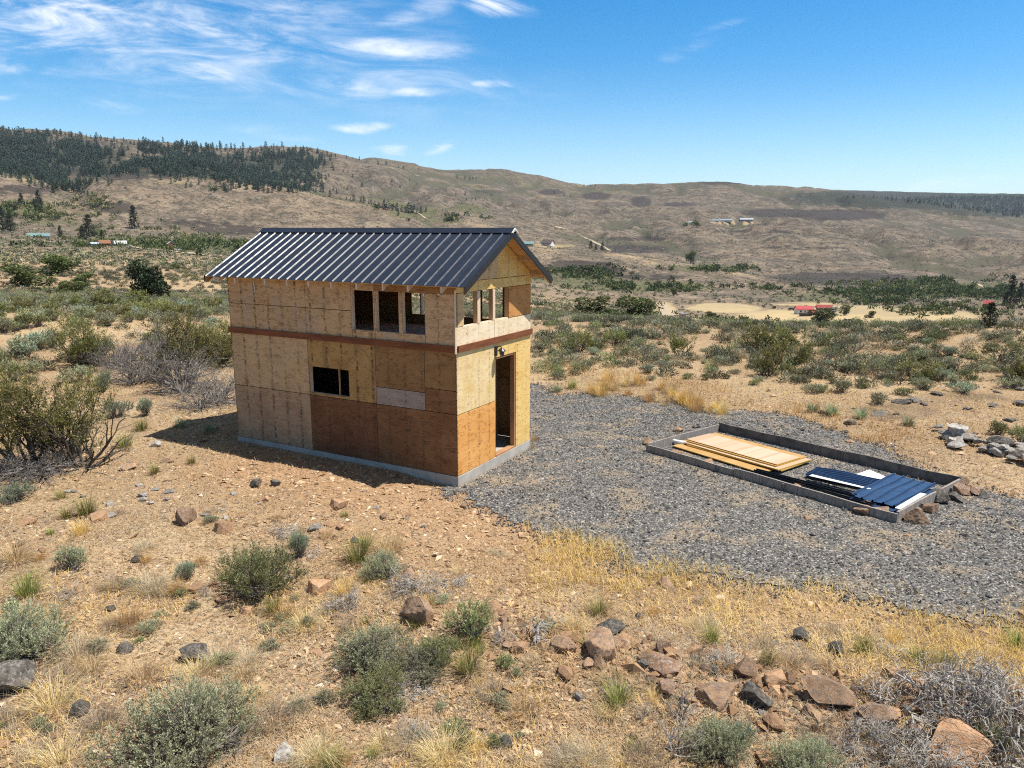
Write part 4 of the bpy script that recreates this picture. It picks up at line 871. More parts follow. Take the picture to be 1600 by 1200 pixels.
shrub('sagebrush', SAGE['sage_grey'][1], 235, 990, 40, 1.1, 'tiny grey sagebrush among dead twigs left of the sprawling one', 'sagebrush', sg)
shrub('sagebrush', SAGE['sage_blue'][3], 25, 785, 66, 1.2, 'low silvery sagebrush by the left edge below the bitterbrush', 'sagebrush', sg)
shrub('sagebrush', SAGE['sage_blue'][0], 180, 655, 46, 1., 'blue green sagebrush with a bare dark branch', 'sagebrush', sg, None, 1.1)
shrub('sagebrush', SAGE['sage_blue'][2], 229, 652, 30, .9, 'upright small blue green sagebrush by the bare one', 'sagebrush', sg, None, 1.3)
shrub('sagebrush', SAGE['sage_blue'][2], 160, 615, 34, .9, 'grey green sagebrush below the grey brush tangle', 'sagebrush', sg, None, 1.2)
shrub('sagebrush', SAGE['sage_green'][0], 1545, 1165, 60, 1., 'thin green sagebrush inside the dead brush by the right edge', 'sagebrush', sg)
# bitterbrush and dead brush
BB = [brush_proto(400+k, stems=8, L=.62, rad=.035, depth=3, tilt=.75, leaf=14, frac=.85, up=.45, ll=.055) for k in range(3)]
GREY = [brush_proto(420+k, stems=24, L=.58, rad=.022, depth=3, tilt=1.1, leafmat=None, wood='grey_wood', up=.12, curl=.7) for k in range(2)]
DARKB = brush_proto(430, stems=8, L=.6, rad=.03, depth=2, tilt=1.0, leafmat=None, wood='dark_wood', up=.2)
bg = 'bitterbrush and dead brush left of the shed'
shrub('bitterbrush', BB[0], 45, 735, 150, 1.7, 'tall green bitterbrush at the left edge with dark dead limbs', 'bitterbrush', bg, .4, .95)
shrub('bitterbrush', BB[1], 108, 722, 120, 1.7, 'yellow green bitterbrush leaning right of the tall one', 'bitterbrush', bg, 2., 1.1)
shrub('bitterbrush', BB[2], 15, 650, 90, 1.7, 'bitterbrush behind the tall one at the left edge', 'bitterbrush', bg, 1., .8)
shrub('dead_brush', DARKB, 130, 735, 120, 1.5, 'black bare limbs sprawling from the bitterbrush at the left', 'dead brush', bg, 0.)
shrub('dead_brush', GREY[0], 25, 742, 130, 1.9, 'grey dead branches under the tall bitterbrush', 'dead brush', bg, 1., .6)
shrub('bitterbrush', BB[1], 140, 575, 92, 1.7, 'bitterbrush with a bare dark forked trunk on the sandy ground', 'bitterbrush', bg, 5., .85)
shrub('bitterbrush', BB[0], 285, 600, 130, 1.7, 'yellow green bitterbrush rising out of grey dead branches', 'bitterbrush', bg, 3., .9)
shrub('bitterbrush', BB[2], 345, 570, 110, 1.7, 'bitterbrush partly hidden by the shed corner', 'bitterbrush', bg, 2., .75)
shrub('dead_brush', GREY[0], 215, 600, 120, 1.9, 'pale grey dead brush left of the yellow green bitterbrush', 'dead brush', bg, 2., 1.0)
shrub('dead_brush', GREY[1], 285, 615, 150, 1.9, 'tangle of grey dead branches in front of the bitterbrush', 'dead brush', bg, 4., .95)
shrub('dead_brush', GREY[0], 345, 630, 110, 1.9, 'grey dead branches touching the shed far left corner', 'dead brush', bg, 5., 1.0)
shrub('dead_brush', GREY[1], 250, 580, 110, 1.9, 'grey twigs behind the tangle of dead branches', 'dead brush', bg, .5, 1.2)
shrub('dead_brush', GREY[1], 315, 640, 120, 1.9, 'low grey dead branches nearest the shed corner on the sand', 'dead brush', bg, 1.5, .6)
shrub('dead_brush', GREY[0], 190, 575, 90, 1.9, 'wispy grey dead twigs beside the forked bitterbrush', 'dead brush', bg, 3.5, 1.1)
shrub('dead_brush', GREY[0], 60, 745, 160, 1.9, 'grey dead branches spread along the ground at the left edge', 'dead brush', bg, 2.5, .45)
# foreground heaps of dead branches
HEAP = [brush_proto(440+k, stems=26, L=.42, rad=.015, depth=2, tilt=1.45, leafmat=None, wood='dead_wood', up=-.06, curl=1.1, split=(2, 5)) for k in range(3)]
STUMP = brush_proto(450, stems=4, L=.42, rad=.055, depth=2, tilt=.95, leafmat=None, wood='dead_wood', up=.1, curl=.9)
WHITE = brush_proto(451, stems=6, L=.4, rad=.02, depth=3, tilt=.8, leafmat=None, wood='dead_wood', up=.3, curl=.5)
hg = 'heaps of dead grey branches in the foreground'
for k, (px, py, w, hk, lab) in enumerate([(545, 948, 86, .9, 'heap of grey dead twigs between two orange rocks'), (650, 925, 110, .8, 'heap of dead grey branches behind the big brown rock'), (700, 915, 80, .8, 'dead grey branches right of the big brown rock'), (640, 1085, 90, .7, 'dead white branches under the sprawling sagebrush'), (790, 1000, 60, .8, 'dead twigs left of the twisted stump'),
        (1420, 1115, 150, .9, 'left part of the large grey dead brush tangle at the bottom right'), (1500, 1105, 190, .9, 'middle of the large grey dead brush tangle at the bottom right'), (1580, 1130, 190, 1., 'dead brush tangle against the right edge of the foreground'), (1590, 1195, 180, 1., 'dead brush in the bottom right corner'), (1400, 1170, 130, .8, 'dead brush in front of the tan slab rock'), (1345, 1140, 100, .8, 'white dead twigs in front of the cracked orange slab'),
        (300, 1150, 100, .6, 'pale dead twigs under the broad sagebrush'), (340, 1175, 90, .6, 'white dead twigs right of the broad sagebrush'), (15, 1035, 80, .5, 'dead grey twigs under the sagebrush at the left edge'), (480, 870, 60, .7, 'curled dead twigs at the right of the large sagebrush'), (440, 835, 70, .5, 'thin dead twigs behind the large sagebrush'), (110, 935, 60, .5, 'flat grey dead twigs on the slope at left'), (1230, 1010, 60, .6, 'dead twigs at the back of the foreground rocks'), (1390, 1020, 70, .6, 'dead twigs above the tan slab rock'), (660, 1150, 90, .5, 'dark dead twigs in the middle of the bottom edge'), (1455, 1075, 130, .8, 'dead branches along the top of the large tangle at the bottom right'), (1550, 1085, 140, .8, 'dead branches at the top right of the large tangle'), (1450, 1190, 150, .8, 'dead branches in front of the large pinkish boulder'), (1540, 1200, 140, .8, 'dead brush right of the large pinkish boulder at the bottom edge'), (1330, 1185, 110, .6, 'low dead twigs at the bottom edge left of the large boulder'), (1130, 1035, 80, .6, 'dead twigs lying behind the long ledge rock'), (870, 975, 60, .6, 'dead twigs by the grey flat rock'), (960, 1075, 70, .5, 'thin dead twigs below the flat topped rock')]):
    shrub('dead_branches', HEAP[k % 3], px, py, w, 1.25, lab, 'dead branches', hg, None, hk)
shrub('dead_stump', STUMP, 838, 1008, 74, 1.1, 'twisted grey dead stump with roots beside orange rocks', 'stump', hg, 1.2, 1.)
shrub('dead_branches', WHITE, 1005, 1120, 40, 1., 'small upright white dead branch in front of the ledge rock', 'dead branches', hg, 1., 1.)
shrub('dead_branches', WHITE, 1065, 1115, 64, 1., 'bare white branching twig in front of the long ledge rock', 'dead branches', hg, 2., 1.)
shrub('dead_branches', WHITE, 1060, 1175, 90, 1., 'white branches reaching left from the pale sagebrush', 'dead branches', hg, 3., .9)
shrub('dead_branches', WHITE, 320, 935, 30, 1., 'tiny white dead branch under the large sagebrush', 'dead branches', hg, 3., .9)

# grass tufts
TUFT = {'green_grass': [tuft_proto(500+k, 'green_grass', 170, .40, .5, .0055) for k in range(3)], 'teal_grass': [tuft_proto(510+k, 'teal_grass', 150, .36, .6) for k in range(2)],
        'straw': [tuft_proto(520+k, 'straw', 240, .40, .85, .003, .08, .75, 'straw_grey') for k in range(3)], 'straw_grey': [tuft_proto(530+k, 'straw_grey', 260, .40, .95, .003, .09, .8, 'straw_grey') for k in range(3)], 'gold_grass': [tuft_proto(540+k, 'gold_grass', 150, .42, .45, .0055, .12, .4) for k in range(2)]}
TADJ = {'green_grass': 'green', 'teal_grass': 'blue green', 'straw': 'straw coloured', 'straw_grey': 'greyish dry', 'gold_grass': 'golden'}
TUFTS = []
def tuft(px, py, h, m, label=None, hk=1.):
    o = link('grass_tuft', random.choice(TUFT[m])); s = place(o, px, py, h, .42, None, hk); tag(o, label, 'grass tuft', 'grass tufts on the dry slope'); TUFTS.append((o, px, py, TADJ[m])) if not label else None; return o
for px, py, h, m in [(430,1130,60,'straw_grey'),(400,1100,50,'straw'),(160,1140,60,'straw_grey'),(180,920,40,'straw_grey'),(770,1090,50,'straw_grey'),(820,1120,60,'straw'),(1190,1010,30,'straw_grey'),(1250,1035,40,'straw_grey'),(1400,1000,30,'gold_grass'),(1500,1000,34,'straw'),(138,808,44,'green_grass'),(197,702,34,'green_grass'),(222,676,30,'green_grass'),(283,670,28,'teal_grass'),(327,676,22,'teal_grass'),(300,727,20,'green_grass'),(243,742,22,'green_grass'),(940,958,52,'straw'),(938,960,40,'green_grass'),(1113,1002,40,'green_grass'),(1350,1018,42,'green_grass'),(45,935,52,'green_grass'),(28,880,54,'straw'),(125,1030,60,'straw_grey'),(228,1068,60,'straw'),(345,1045,56,'straw_grey'),(390,1045,50,'straw_grey'),(310,1062,50,'straw'),(88,1110,70,'straw'),(60,1190,50,'straw_grey'),(100,1200,64,'straw'),(505,1190,70,'straw'),(490,1200,56,'straw_grey'),(700,1195,78,'straw'),(735,1050,60,'green_grass'),(900,1200,66,'straw_grey'),(925,1195,60,'straw_grey'),(235,925,50,'straw_grey'),(255,928,46,'straw_grey'),(970,1100,56,'green_grass'),(955,1115,40,'straw'),(1230,1040,50,'straw'),(560,880,60,'green_grass'),(610,860,56,'straw'),(895,985,50,'straw'),(920,1010,30,'green_grass'),(480,985,50,'straw'),(1590,1010,40,'green_grass'),(1480,1040,40,'green_grass'),(1440,1035,44,'green_grass'),(640,1165,60,'straw_grey'),(1300,700,10,'straw'),(1270,640,26,'teal_grass'),(1300,645,30,'teal_grass'),(1345,650,26,'teal_grass'),(1420,662,26,'teal_grass'),(870,612,24,'teal_grass'),(895,606,24,'green_grass'),(1000,600,30,'gold_grass'),(365,905,30,'straw'),(830,700,20,'straw'),(740,760,14,'straw'),(835,690,18,'gold_grass')]:
    tuft(px, py, h, m)
for k in range(140):
    px, py = random.uniform(-120, 1760), random.uniform(780, 1205); x, y, z = ground_at(px, py)
    if poly_sd(PAD, np.array([x]), np.array([y]))[0] > -.3: continue
    tuft(px, py, (py-330)*random.uniform(.025, .062), random.choice(['straw', 'straw_grey', 'straw_grey', 'straw_grey', 'green_grass', 'gold_grass']))
for k in range(34):    # tall golden grass behind the gravel
    px = random.uniform(925, 1130); tuft(px, 598+(px-925)*.14+random.uniform(-8, 22), random.uniform(16, 28), random.choice(['gold_grass', 'gold_grass', 'straw']), None, 1.2)
relabel(TUFTS, 'grass tuft')

# sagebrush on the flats either side: each one its own object, foliage and stems in one mesh
def merged(pr, mats):
    a, b = pr; g = G()
    for me, k in ((a, 0), (b, 1)):
        v = np.zeros(len(me.vertices)*3); me.vertices.foreach_get('co', v); t = np.zeros(len(me.vertices)); me.attributes['tint'].data.foreach_get('value', t)
        n = np.zeros(len(me.polygons), np.int32); me.polygons.foreach_get('loop_total', n); st = np.zeros(len(me.polygons), np.int32); me.polygons.foreach_get('loop_start', st); lp = np.zeros(len(me.loops), np.int32); me.loops.foreach_get('vertex_index', lp)
        q = st[n == 4]; f = lp[q[:, None]+np.arange(4)]; g.add(v.reshape(-1, 3), f, k, t)
    return g.build('sagebrush', mats, mesh_only=True)
MID = {m: [merged(sage_proto(600+13*i+j, leafmat=m, lobes=6+j, sprigs=190, leaf=9, ll=.07, wide=(1.1, 1.35, .9)[j], hgt=(.66, .55, .75)[j], dead=.4), [MT[m], MT['twig']]) for j in range(3)] for i, m in enumerate(('sage_grey', 'sage_green', 'sage_blue'))}
MBB = [merged(brush_proto(640+k, stems=7, L=.6, rad=.03, depth=2, tilt=.75, leaf=14, frac=.9, up=.45, ll=.10), [MT['bitter_leaf'], MT['dark_wood']]) for k in range(3)]
MGR = [merged(brush_proto(650+k, stems=9, L=.6, rad=.02, depth=2, tilt=.9, leafmat='sage_grey', leaf=10, frac=.35, wood='twig', up=.2, ll=.10), [MT['sage_grey'], MT['twig']]) for k in range(2)]
MIDB = []
def midbush(px, py, w, kind=None, hk=1.):
    kind = kind or random.choices(['sage_grey', 'sage_green', 'sage_blue'], [.5, .3, .2])[0]
    o = link('sagebrush', random.choice(MID[kind])); place(o, px, py, w, 1.05, None, hk); tag(o, None, 'sagebrush', 'sagebrush on the flats around the shed'); MIDB.append((o, px, py, ADJ[kind])); return o
TALL = []
def tallbush(px, py, w, me, hk=1., adj='tall dark branched'):
    o = link('bitterbrush', me); place(o, px, py, w, 1.75, None, hk); tag(o, None, 'bitterbrush', 'tall bitterbrush on the flats around the shed'); TALL.append((o, px, py, adj))
for px, py, w in [(905,552,60),(850,545,44),(1010,560,70),(1060,556,60),(1185,548,60),(1225,575,70),(1200,585,60),(1330,550,66),(1225,545,50),(1370,585,52),(1425,590,60),(1460,590,50),(1590,590,90),(1600,600,70),(1150,530,40),(1050,530,44),(960,540,40),(1290,565,44),(1560,560,50)]:
    tallbush(px, py, w, random.choice(MBB+MGR+MGR), random.uniform(.65, .95))
n = 0; _pl = []
while n < 160:
    px = random.uniform(835, 1605); py = 506+108*random.random()**1.35
    lim = 596 if px < 1250 else 612
    if py > lim or (px < 1000 and py > 572 and random.random() < .85): continue
    if any(abs(px-q[0]) < .62*(py-425)*.2 and abs(py-q[1]) < 5 for q in _pl): continue
    _pl.append((px, py))
    midbush(px, py, (py-425)*random.uniform(.09, .22), None, random.uniform(.6, .95)); n += 1
n = 0
while n < 62:
    px = random.uniform(-5, 362); py = 484+85*random.random()**1.4
    if fbm(np.array([px*.014+9]), np.array([py*.03]), 2, 78)[0] < .46 and py > 500: continue
    midbush(px, py, (py-415)*random.uniform(.16, .32)+4, None, random.uniform(.8, 1.1)); n += 1
for px, py, w, k in [(60,548,44,'sage_blue'),(85,545,36,'sage_grey'),(40,560,40,'sage_blue'),(50,585,32,'sage_grey'),(20,600,44,'sage_green'),(120,600,44,'sage_grey'),(872,632-40,26,'sage_grey'),(898,586,20,'sage_grey'),(1270,612,30,'sage_grey'),(1180,600,20,'sage_green'),(1375,628,30,'sage_grey'),(1412,615,26,'sage_green'),(1440,605,34,'sage_grey'),(1560,676,36,'sage_green'),(1595,690,40,'sage_green')]:
    midbush(px, py, w, k)
for k in range(14): tallbush(random.uniform(-5, 362), random.uniform(484, 500), random.uniform(34, 60), random.choice(MBB), random.uniform(.5, .75), 'yellow green leafy')
n = 0
while n < 44:
    px, py = random.uniform(-20, 900), random.uniform(815, 1195); x, y, z = ground_at(px, py)
    if px > 560 and py < 900 or fbm(np.array([px*.008]), np.array([py*.016]), 2, 79)[0] < .45: continue
    o = link('sagebrush', random.choice(MID[random.choice(['sage_grey', 'sage_green', 'sage_grey'])])); place(o, px, py, (py-330)*random.uniform(.025, .06), 1.05, None, random.uniform(.6, .95)); tag(o, None, 'sagebrush', 'small sagebrush seedlings in the foreground'); MIDB.append((o, px, py, 'small low')); n += 1
relabel(MIDB, 'sagebrush'); relabel(TALL, 'bitterbrush')
# ------------------------------------------------------------------ the ground: one sheet from under the camera to the skyline
gx, gy, zz, coarse, rows = GX, GY, GZ, GA, GR
nc, nr = len(coarse), len(rows)
g = G(); idx = np.arange(nr*nc).reshape(nr, nc)
q = np.stack([idx[:-1, :-1], idx[:-1, 1:], idx[1:, 1:], idx[1:, :-1]], -1).reshape(-1, 4)
g.add(np.stack([gx, gy, zz], -1).reshape(-1, 3), q[:, ::-1])
ground = g.build('ground', MT['ground_soil'], smooth=True); tag(ground, kind='structure')
ZON = {
 'basalt_shade': [(190,277,44,9,1),(252,277,22,5,.9),(40,300,60,8,.8),(175,328,46,8,.8),(300,350,60,9,.7),(360,362,60,8,.8),(905,414,60,7,.9),(990,388,60,7,.8),(1320,433,120,11,1),(1220,331,60,6,1.3),(1310,333,70,8,1.3),(1000,314,16,8,1.1),(930,306,24,6,.9),(1060,318,30,4,.8),(760,300,40,4,.5),(860,300,24,5,.8),(1180,360,90,3,.7),(1000,372,70,4,.7),(1400,400,120,4,.5),(1250,385,80,4,.5),(930,421,60,5,1.),(1010,432,60,5,.8),(1100,398,60,6,.4),(30,425,60,7,.6),(1130,284,40,2.5,.9),(1400,640,90,16,.5),(1500,620,110,12,.45),(1000,640,10,3,.1),(1500,308,210,14,1),(1350,300,60,5,.5),(820,283,10,3,.3)],
 'green': [(240,386,110,7,.9),(320,388,80,10,1),(45,325,50,14,.7),(100,345,60,16,.5),(900,432,80,12,.9),(1000,447,110,9,.9),(1120,417,70,5,.9),(1420,452,120,11,1),(1540,450,70,14,.9),(1260,462,80,10,.6),(965,492,60,6,.8),(640,335,50,8,.6),(690,345,40,6,.6),(550,302,60,5,.3),(180,482,190,9,.6)],
 'sand': [(880,393,50,4,.36),(960,400,50,4,.36),(1040,411,50,4,.36),(1120,423,50,4,.34),(310,455,130,26,.75),(60,470,90,10,.5),(130,522,150,26,.9),(300,540,90,20,.6),(1110,508,70,6,.7),(930,510,80,8,.5),(1560,545,60,7,.6),(950,590,110,16,.9),(1200,600,140,14,.6),(830,560,40,12,.5),(1330,600,140,12,.5),(300,395,60,4,.8),(860,384,40,3,.7),(1145,346,45,2.5,.8),(180,388,40,2,.8),(1080,330,60,4,.3),(240,290,60,10,.25),(40,285,60,10,.3)],
 'field': [(1340,492,190,12,1.1),(1130,480,60,8,.9),(1040,482,18,12,.7),(1255,473,60,4,.7),(1455,449,30,4,.8),(1090,505,50,5,.6),(1330,478,60,4,.8)],
 'lush': [(1240,502,44,5,1),(1300,506,36,3,.8),(880,383,18,2,.6),(217,388,16,2,.9)],
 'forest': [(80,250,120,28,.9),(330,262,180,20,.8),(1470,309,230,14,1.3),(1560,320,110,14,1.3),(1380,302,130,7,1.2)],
 'clod': [], 'draw': []}
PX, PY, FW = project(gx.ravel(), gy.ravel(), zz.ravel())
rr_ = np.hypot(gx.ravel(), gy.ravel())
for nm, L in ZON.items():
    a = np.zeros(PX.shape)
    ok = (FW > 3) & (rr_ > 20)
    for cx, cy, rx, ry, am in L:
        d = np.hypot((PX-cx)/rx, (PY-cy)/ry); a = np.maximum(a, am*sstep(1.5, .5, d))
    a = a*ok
    if nm == 'clod':
        sx, sy = to_shed(gx.ravel(), gy.ravel()); a = sstep(-4.6, -1.2, sy)*sstep(.1, -.3, sy)*sstep(-6.5, -4.0, sx)*sstep(5.5, 2.5, sx)*.9
        a = np.maximum(a, sstep(0, -.4, poly_sd(PAD, gx.ravel(), gy.ravel()))*sstep(-2.4, -.8, poly_sd(PAD, gx.ravel(), gy.ravel()))*(gy.ravel() < 12)*.6)
    if nm == 'draw': a = sstep(.42, .10, gully(gx.ravel(), gy.ravel()))*sstep(1000, 1600, rr_)  # gully bottoms darkened: relief shading put into the colour
    if nm == 'green':      # brush tone in the draws behind each crest, relief contrast put into the colour
        a = np.maximum(a, .75*sstep(1530, 1600, rr_)*sstep(2000, 1800, rr_)*(PX < 760)); a = np.maximum(a, .6*sstep(985, 1040, rr_)*sstep(1230, 1120, rr_)*(PX > 700)*(PX < 1250)); a = np.maximum(a, .36*sstep(2990, 3060, rr_)*sstep(3420, 3250, rr_)*(PX > 560)*(PX < 980))
    if nm == 'sand':       # crests painted paler: relief contrast the high sun does not give
        a = np.maximum(a, .34*sstep(1330, 1420, rr_)*sstep(1540, 1490, rr_)*(PX < 760)); a = np.maximum(a, .36*sstep(860, 920, rr_)*sstep(990, 955, rr_)*(PX > 700)*(PX < 1300)); a = np.maximum(a, .3*sstep(2700, 2800, rr_)*sstep(2980, 2920, rr_)*(PX > 560)*(PX < 980)); a = np.maximum(a, .3*sstep(3350, 3450, rr_)*sstep(3680, 3600, rr_)*(PX > 900)*(PX < 1400))
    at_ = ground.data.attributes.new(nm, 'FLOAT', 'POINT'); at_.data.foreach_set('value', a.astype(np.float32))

# gravel pad sheet and its stones
pr = PAD; x0, x1, y0, y1 = pr[:, 0].min()-.5, pr[:, 0].max()+.5, pr[:, 1].min()-.5, pr[:, 1].max()+.5
st = .07; xs, ys = np.arange(x0, x1, st), np.arange(y0, y1, st); X, Y = np.meshgrid(xs, ys)
def padw(x, y):
    s = poly_sd(PAD, x, y) + .9*(fbm(x*.9, y*.9, 4, 61)-.5) + .5*(fbm(x*4, y*4, 2, 62)-.5)
    return s
sd = padw(X.ravel(), Y.ravel()).reshape(X.shape); sx, sy = to_shed(X, Y)
keep = (sd > 0) & ~((sx < .0) & (sx > -6.1) & (sy > 0) & (sy < 3.05))
vz = ground_z(X.ravel(), Y.ravel()).reshape(X.shape) + .012 + .012*(fbm(X.ravel()*9, Y.ravel()*9, 2, 63).reshape(X.shape))
idx = np.arange(X.size).reshape(X.shape); kq = keep[:-1, :-1] & keep[1:, :-1] & keep[:-1, 1:] & keep[1:, 1:]
q = np.stack([idx[:-1, :-1], idx[:-1, 1:], idx[1:, 1:], idx[1:, :-1]], -1)[kq]
g = G(); g.add(np.stack([X, Y, vz], -1).reshape(-1, 3), q); pad = g.build('gravel_pad', MT['gravel_base'], smooth=True); tag(pad, kind='structure')
OCT_V = np.array([(1,0,0),(-1,0,0),(0,1,0),(0,-1,0),(0,0,1),(0,0,-1)], float); OCT_F = np.array([(0,2,4),(2,1,4),(1,3,4),(3,0,4),(2,0,5),(1,2,5),(3,1,5),(0,3,5)])
def stones(name, P, S, tint, mat, flat=.6):
    n = len(P); V = OCT_V[None]*(1+rng.normal(0, .28, (n, 6, 1)))*S[:, None, None]*np.stack([rng.uniform(.8, 1.5, n), rng.uniform(.7, 1.1, n), rng.uniform(.5, 1, n)*flat*1.5], 1)[:, None]
    a = rng.uniform(0, 6.28, n); b = rng.normal(0, .5, n); ca, sa, cb, sb = np.cos(a), np.sin(a), np.cos(b), np.sin(b)
    x, y, z = V[..., 0], V[..., 1], V[..., 2]; y, z = y*cb[:, None]-z*sb[:, None], y*sb[:, None]+z*cb[:, None]
    V = np.stack([x*ca[:, None]-y*sa[:, None], x*sa[:, None]+y*ca[:, None], z], -1) + P[:, None]
    g = G(); g.add(V.reshape(-1, 3), (OCT_F[None]+np.arange(n)[:, None, None]*6).reshape(-1, 3), 0, np.repeat(tint, 6)); return g.build(name, MT[mat])
N = 260000; x = rng.uniform(x0, x1, N); y = rng.uniform(y0, y1, N); s = padw(x, y); sx, sy = to_shed(x, y)
k = (rng.random(N) < sstep(-.5, .35, s)) & ~((sx < .05) & (sx > -6.2) & (sy > -.05) & (sy < 3.15)); x, y = x[k], y[k]
# inside the timber frame it is mostly soil
S = rng.lognormal(math.log(.0118), .42, len(x)); o = stones('gravel', np.stack([x, y, ground_z(x, y)+.012+S*.25], 1), S, np.clip(rng.beta(1.6, 2.6, len(x)) + .25*(fbm(x*.6, y*.6, 3, 64)-.5), 0, 1), 'gravel_stone'); tag(o, 'grey crushed gravel spread between the shed and the timber frame', 'gravel', kind='stuff')
# soil and small stone chips
N = 125000; a = rng.uniform(R(-44), R(46), N); r = 5.5*(28/5.5)**rng.random(N); x, y = np.sin(a)*r, np.cos(a)*r; s = padw(x, y); sx, sy = to_shed(x, y)
cl = sstep(-4.6, -1.2, sy)*sstep(.1, -.3, sy)*sstep(-6.5, -4.0, sx)*sstep(5.5, 2.5, sx)
dens = np.clip(.25 + .75*cl + .6*sstep(.5, .65, fbm(x*.7, y*.7, 3, 71)), 0, 1)
k = (rng.random(N) < dens) & (s < -.15) & ~((sx < .05) & (sx > -6.2) & (sy > -.05) & (sy < 3.15)); x, y = x[k], y[k]
S = rng.lognormal(math.log(.013), .5, len(x))*(.7+.035*np.hypot(x, y)); o = stones('rubble', np.stack([x, y, ground_z(x, y)+S*.1], 1), S, np.clip(rng.normal(.5, .22, len(x)), 0, 1), 'chip', .4); tag(o, 'small reddish stone chips and clods strewn over the dry slope', 'rubble', kind='stuff')
N = 30000; a = rng.uniform(R(-44), R(38), N); r = 6*(20/6)**rng.random(N); x, y = np.sin(a)*r, np.cos(a)*r; s = padw(x, y); sx, sy = to_shed(x, y)
cl = sstep(-4.8, -1.2, sy)*sstep(.6, -.3, sy)*sstep(-6.5, -3.5, sx)*sstep(6, 2.5, sx)
k = (rng.random(N) < np.clip(.10+.75*cl+.5*sstep(.5, .62, fbm(x*.6+8, y*.6, 3, 73)), 0, 1)) & (s < -.1) & ~((sx < .1) & (sx > -6.25) & (sy > -.1) & (sy < 3.2)); x, y = x[k], y[k]
S = rng.lognormal(math.log(.027), .4, len(x)); o = stones('rubble', np.stack([x, y, ground_z(x, y)+S*.05], 1), S, np.clip(rng.normal(.52, .18, len(x)), 0, .88), 'chip', .32); tag(o, 'flat reddish stone fragments scattered over the bare soil before the shed', 'rubble', kind='stuff')
tt = rng.random(1800); x = np.interp(tt, np.linspace(0, 1, len(RIDGE)), RIDGE[:, 0])+rng.normal(0, .4, 1800); y = np.interp(tt, np.linspace(0, 1, len(RIDGE)), RIDGE[:, 1])+rng.normal(0, .30, 1800); k = tt > .15
S = rng.lognormal(math.log(.036), .45, 1800); o = stones('rubble', np.stack([x, y, ground_z(x, y)+S*.1], 1)[k], S[k], np.clip(rng.normal(.36, .15, 1800), 0, .62)[k], 'chip', .5); tag(o, 'broken reddish stone rubble between the rocks of the foreground ridge', 'rubble', kind='stuff')
# straw
def straw(name, N, rmax, mat, L, W, lean, region, label, bend=.5, dk=.4):
    a = rng.uniform(R(-45), R(47), N); r = 5.5*(rmax/5.5)**rng.random(N); x, y = np.sin(a)*r, np.cos(a)*r; sx, sy = to_shed(x, y)
    k = (rng.random(N) < region(x, y, sx, sy)) & ~((sx < .05) & (sx > -6.2) & (sy > -.05) & (sy < 3.15)); x, y = x[k], y[k]; n = len(x); rr = np.hypot(x, y)
    g = G(); blades(g, np.stack([x, y, ground_z(x, y)-.005], 1), rng.uniform(0, 6.28, n), np.clip(np.abs(rng.normal(lean, .35, n)), 0, 1.5), L*rng.uniform(.4, 1.2, n), W*(.8+.04*rr), 0, np.clip(rng.normal(.5, .24, n)+.5*(fbm(x*.5, y*.5, 3, 81)-.5), 0, 1), bend)
    o = g.build(name, MT[mat]); tag(o, label, 'dry grass', kind='stuff'); return o
def reg_litter(x, y, sx, sy):
    s = padw(x, y); cl = sstep(-4.2, -1.2, sy)*sstep(.1, -.3, sy)*sstep(-6.5, -4.0, sx)*sstep(5, 2.5, sx)
    return np.clip((.35+1.2*sstep(.42, .6, fbm(x*.8, y*.8, 4, 82)))*(1-.75*cl)*sstep(.25, -.5, s), 0, 1)
straw('dry_grass', 280000, 34, 'straw', .14, .0045, 1.15, reg_litter, 'flattened straw coloured dry grass covering the slope', .4)
straw('dry_grass', 120000, 30, 'straw_grey', .13, .005, 1.3, lambda x, y, sx, sy: reg_litter(x+31, y, sx, sy), 'flattened greyish dead grass matted over the slope', .4)
straw('plant_litter', 150000, 26, 'twig', .12, .006, 1.4, lambda x, y, sx, sy: reg_litter(x, y+17, sx, sy), 'dark dead twig litter strewn over the slope', .2)
straw('dry_grass', 80000, 26, 'gold_grass', .13, .006, .8, lambda x, y, sx, sy: reg_litter(x, y, sx, sy)*sstep(.5, .62, fbm(x*.45+3, y*.45, 3, 84)), 'short golden dry grass standing in patches on the slope', .5)
def reg_edge(x, y, sx, sy):
    s = padw(x, y); return np.clip(sstep(.5, .0, s)*sstep(-2.6, -.6, s)*(y < 13.5)*(x > .2)*(.3+sstep(.4, .6, fbm(x*.8, y*.8, 3, 83))), 0, 1)
straw('dry_grass', 110000, 14, 'straw', .20, .0055, .75, lambda x, y, sx, sy: reg_edge(x, y, sx, sy), 'pale dry grass mixed along the near edge of the gravel', .5)
straw('dry_grass', 130000, 14, 'gold_grass', .20, .005, .6, reg_edge, 'tall tawny dry grass along the near edge of the gravel', .5)
straw('dry_grass', 60000, 26, 'straw', .12, .006, .9, lambda x, y, sx, sy: np.clip(sstep(-.2, .2, padw(x, y))*sstep(2.2, .3, padw(x, y))*sstep(.5, .62, fbm(x*.7, y*.7, 3, 87)), 0, 1), 'thin pale weeds growing through the edges of the gravel', .5)
def reg_back(x, y, sx, sy):
    s = padw(x, y); return np.clip(sstep(.3, -.1, s)*sstep(-5, -.3, s)*(y > 17)*(x > 1.2)*(.15+sstep(.42, .58, fbm(x*.5, y*.5, 3, 85))), 0, 1)
straw('dry_grass', 200000, 30, 'gold_grass', .24, .007, .5, reg_back, 'tall golden dry grass behind the gravel', .4)

